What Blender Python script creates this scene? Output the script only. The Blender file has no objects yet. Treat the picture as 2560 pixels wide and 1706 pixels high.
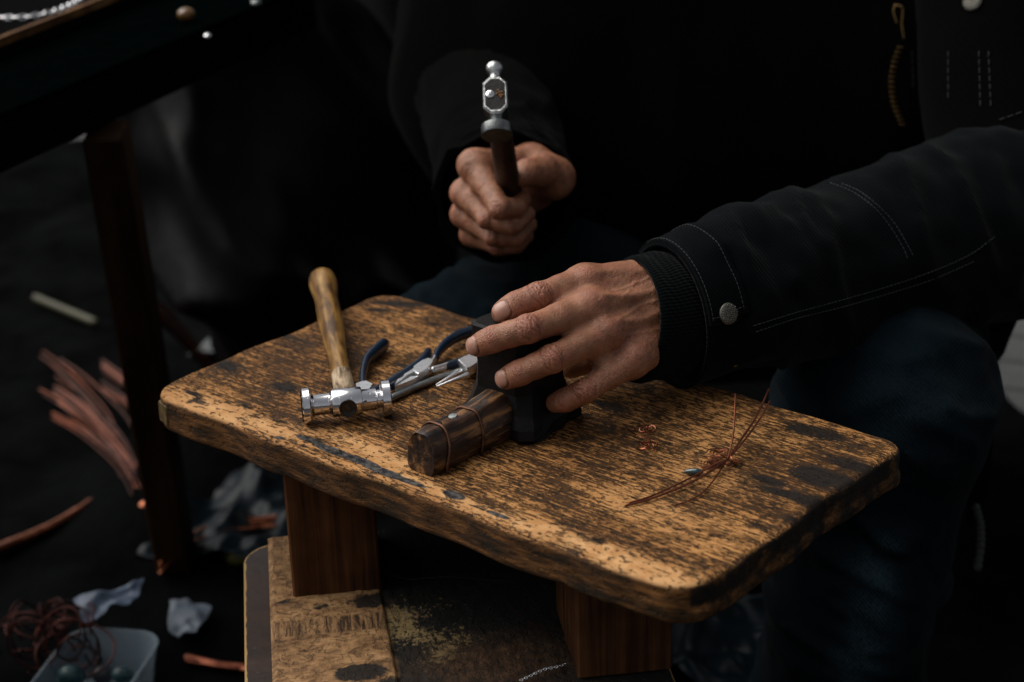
import bpy, math, random
import numpy as np
from mathutils import Vector, Matrix
from mathutils.bvhtree import BVHTree

# ------------------------------------------------------------------ camera, light, exposure
C = bpy.context.scene
COL = C.collection
TZ = 0.45                                   # height of the work stool's top
FPX = 4683.8                                # focal length in photo pixels (2560 wide)
_n = np.array([-0.03166688, -0.92353682, -0.38220014]); _n /= np.linalg.norm(_n)
_y = np.array([0, 0, 1.]) - _n[2]*_n; _y /= np.linalg.norm(_y)
MC = np.array([np.cross(_y, _n), _y, _n])    # camera axes (right, down, forward) -> world
CAM = np.array([0, 0, TZ + 0.60219])

def ray(px, py): return MC @ (np.array([px-1280, py-853, FPX])/FPX)
def at(px, py, z=TZ):                        # the point at height z that the photo shows at px, py
    r = ray(px, py); return CAM + r*((z-CAM[2])/r[2])
def dep(px, py, d): return CAM + ray(px, py)*d   # the point at distance d along the view axis
def cv(x, y, z): return MC @ np.array([x, y, z], float)   # camera-space direction (right, down, away)

cd = bpy.data.cameras.new('camera'); cam = bpy.data.objects.new('camera', cd); COL.objects.link(cam)
R3 = np.column_stack([MC[:, 0], -MC[:, 1], -MC[:, 2]])
cam.matrix_world = Matrix.LocRotScale(Vector(CAM), Matrix(R3.tolist()).to_quaternion(), None)
cd.sensor_width = 36; cd.lens = FPX/2560*36; cd.clip_end = 100; cd.clip_start = .05
cd.dof.use_dof = True; cd.dof.focus_distance = 1.385; cd.dof.aperture_fstop = 5.2
C.camera = cam

LIGHT = np.array([-.56, .22, .80]); LIGHT /= np.linalg.norm(LIGHT)
w = bpy.data.worlds.new('World'); C.world = w; w.use_nodes = True
sk = w.node_tree.nodes.new('ShaderNodeTexSky'); sk.sky_type = 'NISHITA'; sk.sun_disc = False; sk.dust_density = 5
sk.sun_elevation = math.asin(LIGHT[2]); sk.sun_rotation = math.atan2(LIGHT[0], LIGHT[1])
bg = w.node_tree.nodes['Background']; bg.inputs[1].default_value = .05
hs = w.node_tree.nodes.new('ShaderNodeHueSaturation'); hs.inputs['Saturation'].default_value = .22   # high thin overcast: nearly neutral sky
w.node_tree.links.new(sk.outputs[0], hs.inputs['Color']); w.node_tree.links.new(hs.outputs[0], bg.inputs[0])
sl = bpy.data.lights.new('sun', 'SUN'); sl.energy = 1.5; sl.angle = math.radians(70); sl.color = (1, .96, .9)
sun = bpy.data.objects.new('sun', sl); COL.objects.link(sun)
sun.rotation_euler = Vector(LIGHT).to_track_quat('Z', 'Y').to_euler()
C.view_settings.view_transform = 'Standard'; C.view_settings.look = 'None'
C.view_settings.exposure = 0.88; C.view_settings.gamma = 1; C.view_settings.use_curve_mapping = False
C.render.engine = 'CYCLES'; C.cycles.use_denoising = True; C.cycles.use_adaptive_sampling = False
C.cycles.max_bounces = 6; C.cycles.sample_clamp_indirect = 6

# ------------------------------------------------------------------ numpy noise
def _hash(i, j, k, seed):
    h = (i*374761393 + j*668265263 + k*2147483647 + seed*1274126177) & 0xffffffff
    h = ((h ^ (h >> 13))*1103515245) & 0xffffffff
    h = ((h ^ (h >> 15))*2246822519) & 0xffffffff
    return ((h ^ (h >> 16)) & 0xffffff)/float(0xffffff)
def vnoise(P, seed=0):
    P = np.asarray(P, float); I = np.floor(P).astype(np.int64); f = P-I; f = f*f*(3-2*f)
    r = 0
    for a in (0, 1):
        for b in (0, 1):
            for c in (0, 1):
                wgt = (f[:, 0] if a else 1-f[:, 0])*(f[:, 1] if b else 1-f[:, 1])*(f[:, 2] if c else 1-f[:, 2])
                r = r + wgt*_hash(I[:, 0]+a, I[:, 1]+b, I[:, 2]+c, seed)
    return r*2-1
def fbm(P, o=4, seed=0):
    r = 0; a = 1; t = 0
    for i in range(o):
        r = r + a*vnoise(P*2**i + 17.3*i, seed+i); t += a; a *= .5
    return r/t
def nrm(v): v = np.asarray(v, float); return v/np.linalg.norm(v)
def sst(x, a, b): t = np.clip((x-a)/(b-a), 0, 1); return t*t*(3-2*t)

# ------------------------------------------------------------------ objects
def thing(name, label, cat, loc=(0, 0, 0), rz=0, group=None):
    o = bpy.data.objects.new(name, None); COL.objects.link(o)
    o.location = loc; o.rotation_euler = (0, 0, rz); o.empty_display_size = .02
    o['label'] = label; o['category'] = cat
    if group: o['group'] = group
    return o
def tag(o, label, cat, group=None):
    o['label'] = label; o['category'] = cat
    if group: o['group'] = group
    return o
def mob(name, V, F, mat, parent=None, smooth=True, attrs=None, local=False, label=None):
    """one mesh object; V in world coordinates unless local"""
    V = np.asarray(V, float)
    loc = np.zeros(3); 
    if parent is None and not local:
        loc = np.array([V[:, 0].mean(), V[:, 1].mean(), V[:, 2].min()]); V = V-loc
    elif not local:
        p = parent; chain = []
        while p: chain.append(p); p = p.parent
        for q in reversed(chain):
            V = V-np.array(q.location)
            c, s = math.cos(-q.rotation_euler[2]), math.sin(-q.rotation_euler[2])
            V = V @ np.array([[c, -s, 0], [s, c, 0], [0, 0, 1]]).T
    me = bpy.data.meshes.new(name); me.from_pydata(V.tolist(), [], F if isinstance(F, list) else F.tolist())
    if attrs:
        for k, a in attrs.items():
            at_ = me.attributes.new(k, 'FLOAT', 'POINT'); at_.data.foreach_set('value', np.asarray(a, np.float32))
    if smooth: me.polygons.foreach_set('use_smooth', [True]*len(me.polygons))
    me.materials.append(mat); me.update()
    if smooth and len(F) < 6000: me.set_sharp_from_angle(angle=math.radians(38))
    o = bpy.data.objects.new(name, me); COL.objects.link(o)
    if parent: o.parent = parent
    else: o.location = loc
    if label: o['label'] = label
    return o
class MB:
    def __init__(s): s.V = []; s.F = []; s.n = 0
    def add(s, V, F):
        V = np.asarray(V, float); s.V.append(V); s.F += [[i+s.n for i in f] for f in F]; s.n += len(V); return s
    def make(s, name, mat, parent=None, **k): return mob(name, np.vstack(s.V), s.F, mat, parent, **k)
def frame(t, up=(0, 0, 1)):
    t = nrm(t); up = np.asarray(up, float)
    if abs(t @ nrm(up)) > .97: up = np.array([1., 0, 0])
    a = nrm(np.cross(up, t)); b = np.cross(t, a); return a, b
def smoothpath(P, n=6):
    P = np.asarray(P, float)
    if len(P) < 3: return P
    Q = np.vstack([2*P[0]-P[1], P, 2*P[-1]-P[-2]]); out = []
    for i in range(1, len(Q)-2):
        p0, p1, p2, p3 = Q[i-1:i+3]
        for t in np.arange(n)/n:
            out.append(.5*((2*p1)+(-p0+p2)*t+(2*p0-5*p1+4*p2-p3)*t*t+(-p0+3*p1-3*p2+p3)*t**3))
    out.append(P[-1]); return np.array(out)
def tube(P, R, seg=10, cap=True, flat=1., up=(0, 0, 1), round_end=True):
    """tube along P with radii R; flat scales the second axis"""
    P = np.asarray(P, float); R = np.broadcast_to(np.asarray(R, float), (len(P),)).copy()
    if cap and round_end:
        d0 = nrm(P[0]-P[1]); d1 = nrm(P[-1]-P[-2])
        A = [P[0]+d0*R[0]*k for k in (.98, .8, .45)]; B = [P[-1]+d1*R[-1]*k for k in (.45, .8, .98)]
        q = [.2, .6, .89]
        P = np.vstack([A, P, B]); R = np.concatenate([[R[0]*k for k in q], R, [R[-1]*k for k in q[::-1]]])
    V = []; n = len(P); ang = np.arange(seg)/seg*2*np.pi; pa = None
    for i in range(n):
        t = P[min(i+1, n-1)]-P[max(i-1, 0)]
        if pa is None: a, b = frame(t, up)
        else:
            t = nrm(t); a = pa-(pa @ t)*t; a = nrm(a); b = np.cross(t, a)
        pa = a
        V.append(P[i]+R[i]*(np.cos(ang)[:, None]*a+flat*np.sin(ang)[:, None]*b))
    V = np.vstack(V); F = []
    for i in range(n-1):
        for j in range(seg):
            k = (j+1) % seg; F.append([i*seg+j, i*seg+k, (i+1)*seg+k, (i+1)*seg+j])
    if cap: F.append(list(range(seg))[::-1]); F.append([(n-1)*seg+j for j in range(seg)])
    return V, F
def lathe(prof, o, ax, seg=32, up=(0, 0, 1)):
    """profile [(t, r)] turned about axis ax from o"""
    ax = nrm(ax); a, b = frame(ax, up); ang = np.arange(seg)/seg*2*np.pi; V = []
    for t, r in prof: V.append(np.asarray(o)+ax*t+max(r, 1e-5)*(np.cos(ang)[:, None]*a+np.sin(ang)[:, None]*b))
    n = len(prof); F = []
    for i in range(n-1):
        for j in range(seg):
            k = (j+1) % seg; F.append([i*seg+j, i*seg+k, (i+1)*seg+k, (i+1)*seg+j])
    F.append(list(range(seg))[::-1]); F.append([(n-1)*seg+j for j in range(seg)])
    return np.vstack(V), F
def prism(poly, o, ex, ey, ez, h, bev=0):
    """polygon (x, y) in plane ex, ey extruded by h along ez, edges bevelled by shrinking"""
    poly = np.asarray(poly, float); n = len(poly); c = poly.mean(0); V = []
    rings = [(0, bev), (bev, 0), (h-bev, 0), (h, bev)] if bev else [(0, 0), (h, 0)]
    for z, s in rings:
        q = poly-nrm2(poly-c)*s
        V.append(np.asarray(o)+q[:, :1]*np.asarray(ex)+q[:, 1:]*np.asarray(ey)+z*np.asarray(ez))
    F = [list(range(n))[::-1]]
    for i in range(len(rings)-1):
        for j in range(n):
            k = (j+1) % n; F.append([i*n+j, i*n+k, (i+1)*n+k, (i+1)*n+j])
    F.append([(len(rings)-1)*n+j for j in range(n)])
    return np.vstack(V), F
def nrm2(q): return q/np.maximum(np.linalg.norm(q, axis=1, keepdims=True), 1e-9)
def rbox(o, ex, ey, ez, sx, sy, sz, bev=.002):
    """bevelled box centred on o (base at o along ez), sides sx sy, height sz"""
    b = bev; x, y = sx/2, sy/2
    poly = [(-x+b, -y), (x-b, -y), (x, -y+b), (x, y-b), (x-b, y), (-x+b, y), (-x, y-b), (-x, -y+b)]
    return prism(poly, o, ex, ey, ez, sz, b)

# ------------------------------------------------------------------ distance fields and their surfaces
def rc(a, b, ra, rb, k=.006, sq=None):
    """round cone"""
    a = np.asarray(a, float); b = np.asarray(b, float); ba = b-a; L2 = ba @ ba+1e-12; m = max(ra, rb)
    def f(X, Y, Z):
        x, y, z = X-a[0], Y-a[1], Z-a[2]
        h = np.clip((x*ba[0]+y*ba[1]+z*ba[2])/L2, 0, 1)
        return np.sqrt((x-h*ba[0])**2+(y-h*ba[1])**2+(z-h*ba[2])**2)-(ra+(rb-ra)*h)
    return (f, np.minimum(a, b)-m, np.maximum(a, b)+m, k)
def ell(c, ax, rad, k=.01):
    """ellipsoid with axes rows ax and radii rad"""
    c = np.asarray(c, float); ax = np.asarray(ax, float); rad = np.asarray(rad, float); m = rad.max()
    def f(X, Y, Z):
        x, y, z = X-c[0], Y-c[1], Z-c[2]
        q = [(x*ax[i][0]+y*ax[i][1]+z*ax[i][2])/rad[i] for i in range(3)]
        r = np.sqrt(q[0]**2+q[1]**2+q[2]**2)
        return (r-1)*rad.min()*np.where(r > 1, 1., 1.)
    return (f, c-m, c+m, k)
def chain(pts, k=.006):
    return [rc(p[0], q[0], p[1], q[1], k) for p, q in zip(pts, pts[1:])]
def nets(prims, vox, pad=None):
    pad = pad or 3*vox
    lo = np.min([p[1] for p in prims], 0)-pad; hi = np.max([p[2] for p in prims], 0)+pad
    n = np.ceil((hi-lo)/vox).astype(int)+1
    ax = [(lo[i]+vox*np.arange(n[i])).astype(np.float32) for i in range(3)]
    D = np.full(n, 1e3, np.float32)
    for f, a, b, k in prims:
        m = max(3*vox, 2.5*k)
        i0 = np.clip(((a-m-lo)/vox).astype(int), 0, n-1); i1 = np.clip(((b+m-lo)/vox).astype(int)+2, 1, n)
        s = tuple(slice(i0[i], i1[i]) for i in range(3))
        d = f(ax[0][s[0]][:, None, None], ax[1][s[1]][None, :, None], ax[2][s[2]][None, None, :])
        o = D[s]; h = np.clip(.5+.5*(o-d)/k, 0, 1)
        D[s] = np.where(o > 900, d, o*(1-h)+d*h-k*h*(1-h))
    return _nets(D, lo, vox)
def _nets(D, lo, vox):
    S = D < 0
    cnt = np.zeros(np.array(D.shape)-1, np.int8)
    cs = [(a, b, c) for a in (0, 1) for b in (0, 1) for c in (0, 1)]
    sl_ = lambda o, m: tuple(slice(o[i], D.shape[i]-1+o[i]) for i in range(3))
    for o in cs: cnt += S[sl_(o, 1)]
    act = (cnt > 0) & (cnt < 8); I = np.argwhere(act)
    idx = -np.ones(act.shape, np.int64); idx[act] = np.arange(len(I))
    val = {o: D[I[:, 0]+o[0], I[:, 1]+o[1], I[:, 2]+o[2]] for o in cs}
    P = np.zeros((len(I), 3)); W = np.zeros(len(I))
    for o in cs:
        for x in range(3):
            if o[x] == 0:
                q = list(o); q[x] = 1; q = tuple(q)
                va, vb = val[o], val[q]; m = (va < 0) != (vb < 0)
                t = va[m]/(va[m]-vb[m]); base = np.tile(np.array(o, float), (m.sum(), 1)); base[:, x] += t
                P[m] += base; W[m] += 1
    V = lo+vox*(I+P/W[:, None]); F = []
    for x in range(3):
        y, z = (x+1) % 3, (x+2) % 3
        a = [slice(None)]*3; b = [slice(None)]*3; a[x] = slice(0, -1); b[x] = slice(1, None)
        ch = S[tuple(a)] != S[tuple(b)]; E = np.argwhere(ch)
        ok = (E[:, y] > 0) & (E[:, z] > 0) & (E[:, y] < D.shape[y]-1) & (E[:, z] < D.shape[z]-1); E = E[ok]
        q = []
        for dy, dz in ((1, 1), (0, 1), (0, 0), (1, 0)):
            e = E.copy(); e[:, y] -= dy; e[:, z] -= dz; q.append(idx[e[:, 0], e[:, 1], e[:, 2]])
        q = np.stack(q, 1); ins = S[tuple(E.T)]
        q[~ins] = q[~ins][:, ::-1]; F.append(q)
    return V, np.vstack(F)
def vnormals(V, F):
    F = np.asarray(F); n = np.cross(V[F[:, 2]]-V[F[:, 0]], V[F[:, 3]]-V[F[:, 1]])
    N = np.zeros_like(V)
    for i in range(4): np.add.at(N, F[:, i], n)
    return N/np.maximum(np.linalg.norm(N, axis=1, keepdims=True), 1e-12)
def relax(V, F, it=2, lam=.5):
    F = np.asarray(F); 
    for _ in range(it):
        A = np.zeros_like(V); c = np.zeros(len(V))
        for i in range(4):
            a, b = F[:, i], F[:, (i+1) % 4]
            np.add.at(A, a, V[b]); np.add.at(c, a, 1); np.add.at(A, b, V[a]); np.add.at(c, b, 1)
        V = V+lam*(A/np.maximum(c, 1)[:, None]-V)
    return V

# ------------------------------------------------------------------ materials
class NT:
    """small helper for node trees"""
    def __init__(s, name):
        s.m = bpy.data.materials.new(name); s.m.use_nodes = True; s.t = s.m.node_tree; s.b = s.t.nodes['Principled BSDF']
    def n(s, typ, **kw):
        nd = s.t.nodes.new('ShaderNode'+typ)
        for k, v in kw.items():
            if k[0] == '_': s.put(nd.inputs[int(k[1:])], v)
            elif k in nd.inputs.keys() and not hasattr(nd, k): s.put(nd.inputs[k], v)
            else: setattr(nd, k, v)
        return nd
    def put(s, i, v):
        if isinstance(v, bpy.types.NodeSocket): s.t.links.new(v, i)
        elif isinstance(v, bpy.types.Node): s.t.links.new(v.outputs[0], i)
        elif isinstance(v, (tuple, list)) and len(v) == 3 and i.type == 'RGBA': i.default_value = (*v, 1)
        else: i.default_value = v
    def set(s, **kw):
        for k, v in kw.items(): s.put(s.b.inputs[k.replace('_', ' ')], v)
    def obj(s): return s.n('TexCoord').outputs['Object']
    def map(s, vec, sc=(1, 1, 1), loc=(0, 0, 0), rot=(0, 0, 0)):
        return s.n('Mapping', Vector=vec, Scale=sc, Location=loc, Rotation=rot).outputs[0]
    def noise(s, vec, scale=5, detail=4, rough=.55, dist=0):
        return s.n('TexNoise', Vector=vec, Scale=scale, Detail=detail, Roughness=rough, Distortion=dist).outputs[0]
    def ramp(s, fac, *st):
        r = s.n('ValToRGB', _0=fac); e = r.color_ramp.elements
        while len(e) < len(st): e.new(.5)
        for el, (p, c) in zip(e, st):
            el.position = p; el.color = (c, c, c, 1) if isinstance(c, (int, float)) else (*c, 1)
        return r.outputs[0]
    def mix(s, fac, a, b, mode='MIX'):
        x = s.n('Mix', data_type='RGBA', blend_type=mode)
        s.put(x.inputs[0], fac); s.put(x.inputs[6], a); s.put(x.inputs[7], b); return x.outputs[2]
    def math(s, op, a, b=0., clamp=False):
        x = s.n('Math', operation=op, use_clamp=clamp); s.put(x.inputs[0], a); s.put(x.inputs[1], b); return x.outputs[0]
    def attr(s, name): return s.n('Attribute', attribute_name=name).outputs['Fac']
    def bump(s, h, dist=.001, st=1., prev=None):
        b = s.n('Bump', Height=h, Distance=dist, Strength=st)
        if prev is not None: s.put(b.inputs['Normal'], prev)
        return b.outputs[0]
def M_simple(name, col, rough=.5, metal=0., var=.3, sc=200, bump=.0003, spec=.5, bsc=None):
    t = NT(name); o = t.obj(); nz = t.noise(o, sc, 4)
    c = t.mix(t.ramp(nz, (.3, 0.), (.7, 1.)), tuple(x*(1-var) for x in col), tuple(min(1, x*(1+var)) for x in col))
    t.set(Base_Color=c, Roughness=rough, Metallic=metal, Specular_IOR_Level=spec)
    if bump: t.set(Normal=t.bump(t.noise(o, bsc or sc*2, 3), bump))
    return t.m

def M_worn_wood():
    """weathered, burnt bench top: grain along local x"""
    t = NT('weathered_wood'); o = t.obj()
    warp = t.n('VectorMath', operation='ADD', _0=o, _1=t.n('VectorMath', operation='SCALE', _0=t.n('TexNoise', Vector=t.map(o, (6, 14, 14)), Scale=1, Detail=2).outputs['Color'], Scale=.006).outputs[0]).outputs[0]
    ring = t.noise(t.map(warp, (6, 150, 150)), 3.2, 3, .65)          # year rings: long lines
    dash = t.noise(t.map(warp, (135, 560, 560)), 1.2, 5, .72)        # short broken dashes
    fine = t.noise(t.map(warp, (60, 900, 900)), 1, 3, .6)
    spot = t.noise(o, 95, 4, .6); big = t.noise(t.map(o, (9, 16, 16)), 1, 4, .6)
    burn_shade = t.attr('burn_shade'); pale = t.attr('pale'); blue = t.attr('blue'); edge = t.attr('edge')
    # dark grooves: dashes gated by the rings
    g = t.math('ADD', t.math('MULTIPLY', dash, .66), t.math('MULTIPLY', ring, .34))
    g = t.math('ADD', g, t.math('MULTIPLY', t.math('SUBTRACT', big, .5), .18))
    g = t.math('ADD', g, t.math('MULTIPLY', t.math('SUBTRACT', t.noise(o, 42, 4, .65), .5), .26))
    g = t.math('SUBTRACT', g, t.math('MULTIPLY', pale, .12))
    g = t.math('ADD', g, t.math('MULTIPLY', burn_shade, .07))
    groove = t.ramp(g, (.470, 0.), (.545, 1.))
    tone = t.ramp(t.math('ADD', t.math('MULTIPLY', big, .55), t.math('MULTIPLY', ring, .45)),
                  (.34, (.50, .252, .088)), (.48, (.37, .170, .052)), (.6, (.22, .092, .028)), (.72, (.11, .046, .015)))
    tone = t.mix(t.ramp(fine, (.35, 0.), (.7, .5)), tone, (.22, .1, .035))
    tone = t.mix(pale, tone, t.mix(t.ramp(spot, (.4, 0.), (.62, .8)), (.56, .315, .135), (.40, .19, .066)))
    dk = t.mix(t.ramp(spot, (.35, 0.), (.65, 1.)), (.010, .007, .004), (.04, .019, .008))
    col = t.mix(t.math('MULTIPLY', groove, t.math('SUBTRACT', .93, t.math('MULTIPLY', edge, .45))), tone, dk)
    # pits
    pit = t.ramp(t.noise(t.map(o, (150, 260, 260)), 1, 2), (.585, 0.), (.65, 1.))
    col = t.mix(t.math('MULTIPLY', pit, .75), col, (.02, .013, .008))
    # edges: darker reddish brown handled wood with dirt
    ecol = t.ramp(t.noise(t.map(o, (16, 40, 90)), 1.6, 5, .62), (.38, (.016, .010, .005)), (.50, (.065, .028, .009)), (.62, (.165, .070, .021)), (.76, (.28, .13, .045)))
    col = t.mix(edge, col, ecol)
    bl = t.ramp(t.math('ADD', blue, t.math('MULTIPLY', t.math('SUBTRACT', spot, .5), .4)), (.42, 0.), (.56, 1.))
    col = t.mix(bl, col, t.mix(t.ramp(t.noise(o, 160, 3), (.4, 0.), (.62, 1.)), (.012, .013, .015), (.085, .078, .072)))
    br = t.ramp(t.math('ADD', burn_shade, t.math('MULTIPLY', t.math('SUBTRACT', t.math('ADD', t.math('MULTIPLY', dash, .6), t.math('MULTIPLY', spot, .4)), .5), 1.5)), (.45, 0.), (.72, 1.))
    col = t.mix(t.math('MULTIPLY', br, .94), col, (.011, .0085, .007))
    h = t.math('SUBTRACT', t.math('MULTIPLY', fine, .25), t.math('ADD', t.math('MULTIPLY', groove, .8), pit))
    rg = t.math('SUBTRACT', .62, t.math('MULTIPLY', bl, .25))
    t.set(Base_Color=col, Roughness=rg, Specular_IOR_Level=.14, Normal=t.bump(h, .0017, .85))
    return t.m
def M_wood(name, c1, c2, c3, sc=(60, 60, 4), rough=.6, spec=.3, bump=.0004, k=1., lo=.3, hi=.7):
    t = NT(name); o = t.obj()
    v = t.map(o, sc); a = t.noise(v, k, 5, .6, .4); b = t.noise(o, 40, 4)
    c = t.ramp(t.math('ADD', t.math('MULTIPLY', a, .75), t.math('MULTIPLY', b, .25)), (lo, c1), ((lo+hi)/2, c2), (hi, c3))
    t.set(Base_Color=c, Roughness=rough, Specular_IOR_Level=spec, Normal=t.bump(a, bump)); return t.m
def M_skin():
    t = NT('skin'); o = t.obj()
    big = t.noise(o, 60, 4); mid = t.noise(o, 260, 4, .6); fi = t.noise(o, 900, 3)
    red = t.attr('red'); nail = t.attr('nail'); crease = t.attr('crease')
    c = t.ramp(big, (.3, (.185, .072, .033)), (.52, (.28, .118, .057)), (.7, (.37, .17, .09)))
    c = t.mix(t.ramp(mid, (.48, 0.), (.68, .45)), c, (.23, .085, .045))
    c = t.mix(t.ramp(t.noise(o, 110, 3), (.45, 0.), (.7, .5)), c, (.36, .115, .065))
    c = t.mix(t.math('MULTIPLY', red, .6), c, (.34, .105, .062))
    c = t.mix(t.math('MULTIPLY', crease, .85), c, (.10, .036, .02))
    c = t.mix(t.math('MULTIPLY', nail, .8), c, (.37, .195, .145))
    vor = t.n('TexVoronoi', Vector=t.n('VectorMath', operation='ADD', _0=o, _1=t.n('VectorMath', operation='SCALE', _0=t.n('TexNoise', Vector=o, Scale=300).outputs['Color'], Scale=.002).outputs[0]).outputs[0], Scale=620, feature='DISTANCE_TO_EDGE').outputs[0]
    hh = t.math('ADD', t.math('MULTIPLY', t.ramp(vor, (0., 0.), (.25, 1.)), .6), t.math('ADD', mid, t.math('MULTIPLY', fi, .5)))
    hh = t.math('MULTIPLY', hh, t.math('SUBTRACT', 1., t.math('MULTIPLY', nail, .93)))
    t.set(Base_Color=c, Roughness=t.math('SUBTRACT', .47, t.math('MULTIPLY', nail, .15)), Specular_IOR_Level=.55, Normal=t.bump(hh, .0005, .7),
          Subsurface_Weight=.12, Subsurface_Radius=(1., .35, .2), Subsurface_Scale=.0025)
    return t.m
def M_fabric(name, col, col2, weave=1500, rough=.9, bump=.0003, sheen=.15, wear=.5, bsc=12):
    t = NT(name); o = t.obj()
    a = t.n('TexWave', Vector=t.map(o, (1, 1, 1), rot=(0, 0, .6)), Scale=weave/10, wave_type='BANDS', bands_direction='DIAGONAL', Distortion=1.5, Detail=1).outputs['Fac']
    f = t.noise(o, weave/3, 3); w_ = t.noise(o, bsc, 5, .6)
    c = t.mix(t.ramp(t.math('ADD', t.math('MULTIPLY', w_, .8), t.math('MULTIPLY', f, .2)), (.35, 0.), (.75, wear)), col, col2)
    if name == 'blue_denim': c = t.mix(t.math('MULTIPLY', t.attr('fade_highlight'), t.ramp(f, (.3, .35), (.7, 1.))), c, (.030, .052, .066))
    t.set(Base_Color=c, Roughness=rough, Specular_IOR_Level=0., Sheen_Weight=sheen, Sheen_Roughness=.5, Normal=t.bump(t.math('ADD', a, f), bump, .7)); return t.m
def M_chrome():
    t = NT('polished_steel'); o = t.obj()
    p = t.ramp(t.noise(o, 330, 2), (.66, 0.), (.7, 1.)); s = t.noise(t.map(o, (50, 900, 900)), 1, 3)
    c = t.mix(p, (.74, .73, .75), (.12, .1, .09))
    t.set(Base_Color=c, Metallic=1., Roughness=t.math('ADD', .15, t.math('MULTIPLY', p, .3)), Normal=t.bump(t.math('SUBTRACT', t.math('MULTIPLY', s, .12), p), .0003, .5)); return t.m
def M_iron():
    t = NT('black_iron'); o = t.obj(); a = t.noise(o, 45, 6, .65); b = t.noise(o, 300, 4)
    c = t.ramp(a, (.35, (.0035, .0032, .003)), (.6, (.007, .006, .0055)), (.75, (.02, .013, .008)))
    t.set(Base_Color=c, Roughness=.5, Specular_IOR_Level=.12, Normal=t.bump(t.math('ADD', a, t.math('MULTIPLY', b, .4)), .0012, .6)); return t.m
def M_copper(name, col=(.62, .24, .13), dark=(.11, .035, .02), rough=.3, amt=.6):
    t = NT(name); o = t.obj(); a = t.noise(o, 120, 4)
    t.set(Base_Color=t.mix(t.ramp(a, (.35, 0.), (.7, amt)), col, dark), Metallic=.95, Roughness=rough); return t.m
def M_ground():
    t = NT('pavement'); o = t.obj(); a = t.noise(o, 2.2, 6, .65); b = t.noise(o, 60, 5, .6); c_ = t.noise(o, 500, 3)
    c = t.ramp(t.math('ADD', t.math('MULTIPLY', a, .6), t.math('MULTIPLY', b, .4)), (.35, (.025, .026, .026)), (.55, (.055, .057, .056)), (.7, (.085, .09, .088)))
    br = t.n('TexBrick', Vector=t.map(o, (1, 1, 1), rot=(0, 0, .35)), Scale=2.6, Color1=(1, 1, 1), Color2=(.8, .8, .8), Mortar=(.2, .2, .2), **{'Mortar Size': .02}).outputs[0]
    t.set(Base_Color=t.mix(1., c, br, 'MULTIPLY'), Roughness=.7, Normal=t.bump(t.math('ADD', b, c_), .004, .6)); return t.m
def M_tarp():
    t = NT('dark_plastic_sheet'); o = t.obj(); a = t.noise(o, 7, 5, .6)
    t.set(Base_Color=t.ramp(a, (.35, (.0018, .0019, .0020)), (.7, (.0052, .0056, .0058))), Roughness=.8, Specular_IOR_Level=0., Normal=t.bump(t.noise(o, 30, 4), .006, .6)); return t.m

WORN = M_worn_wood()
LEGW = M_wood('red_pine', (.018, .007, .003), (.062, .024, .009), (.115, .047, .018), (110, 110, 4), .65, .1, .0008, 1., .36, .66)
BOARDW = M_wood('raw_board', (.05, .028, .013), (.30, .18, .09), (.42, .27, .15), (120, 22, 60), .8, .2, .0012, 1., .28, .66)
DARKW = M_wood('dark_varnished_wood', (.002, .001, .001), (.005, .003, .002), (.009, .005, .003), (10, 60, 60), .7, 0.)
BROWNW = M_wood('brown_post_wood', (.006, .003, .0014), (.016, .0075, .003), (.028, .013, .0055), (40, 40, 3), .6, .05)
HONEY = M_wood('varnished_hickory', (.07, .032, .009), (.24, .125, .032), (.40, .235, .075), (130, 14, 130), .3, .5, .0002, 1.2, .40, .66)
WORNH = M_wood('bare_hickory', (.07, .045, .025), (.30, .215, .13), (.44, .34, .23), (260, 40, 260), .7, .3, .0008, 1., .40, .62)
DARKH = M_wood('dark_handle_wood', (.012, .005, .003), (.03, .012, .007), (.055, .022, .012), (200, 200, 8), .5, .4)
LOGW = M_wood('oiled_log_wood', (.006, .003, .0015), (.032, .013, .0055), (.21, .098, .032), (22, 150, 150), .4, .35, .0014, 1., .38, .63)
SKIN = M_skin()
CHROME = M_chrome(); IRON = M_iron()
STEEL = M_simple('satin_steel', (.78, .78, .79), .36, 1., .15, 300, .0001)
TOOLS = M_simple('scuffed_tool_steel', (.5, .51, .5), .3, 1., .45, 260, .0004)
STEELD = M_simple('grey_steel', (.26, .275, .27), .42, 1., .25, 120, .0002)
VINYL = M_simple('blue_vinyl', (.006, .016, .033), .26, 0, .2, 60, .0001, .5)
COPPER = M_copper('copper', (.36, .12, .065), (.05, .016, .01), .25, .6); COPPERD = M_copper('tarnished_copper', (.22, .07, .04), (.05, .016, .01), .36, .7)
STAPLE = M_copper('dull_copper', (.14, .07, .045), (.04, .02, .014), .45, .7)
COPPERM = M_copper('dim_copper', (.10, .026, .010), (.012, .004, .003), .3, .9)
COPPERO = M_copper('bright_copper', (.62, .22, .11), (.14, .04, .02), .32, .75)
COAT = M_fabric('dark_canvas', (.0020, .0026, .0032), (.0045, .0058, .0068), sheen=.03)
COATB = M_fabric('black_wool', (.0022, .0021, .0021), (.0034, .0032, .0031), 700, .95, .0006, .01)
KNIT = M_fabric('rib_knit', (.0022, .003, .0034), (.006, .0075, .008), 900, .95, .0005, .04)
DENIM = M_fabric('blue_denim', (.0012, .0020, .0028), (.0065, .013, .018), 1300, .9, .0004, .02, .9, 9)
THREAD = M_simple('grey_thread', (.018, .022, .024), .8, 0, .4, 600, 0)
BRASS = M_simple('antique_brass', (.32, .2, .08), .4, 1., .4, 400, .0002)
PEWTER = M_simple('pewter', (.17, .165, .14), .42, 1., .35, 700, .0001)
GROUND = M_ground(); TARP = M_tarp()
DRAPE = M_simple('black_leather', (.0018, .0017, .0019), .45, 0, .3, 30, .0006, .2)
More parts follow.
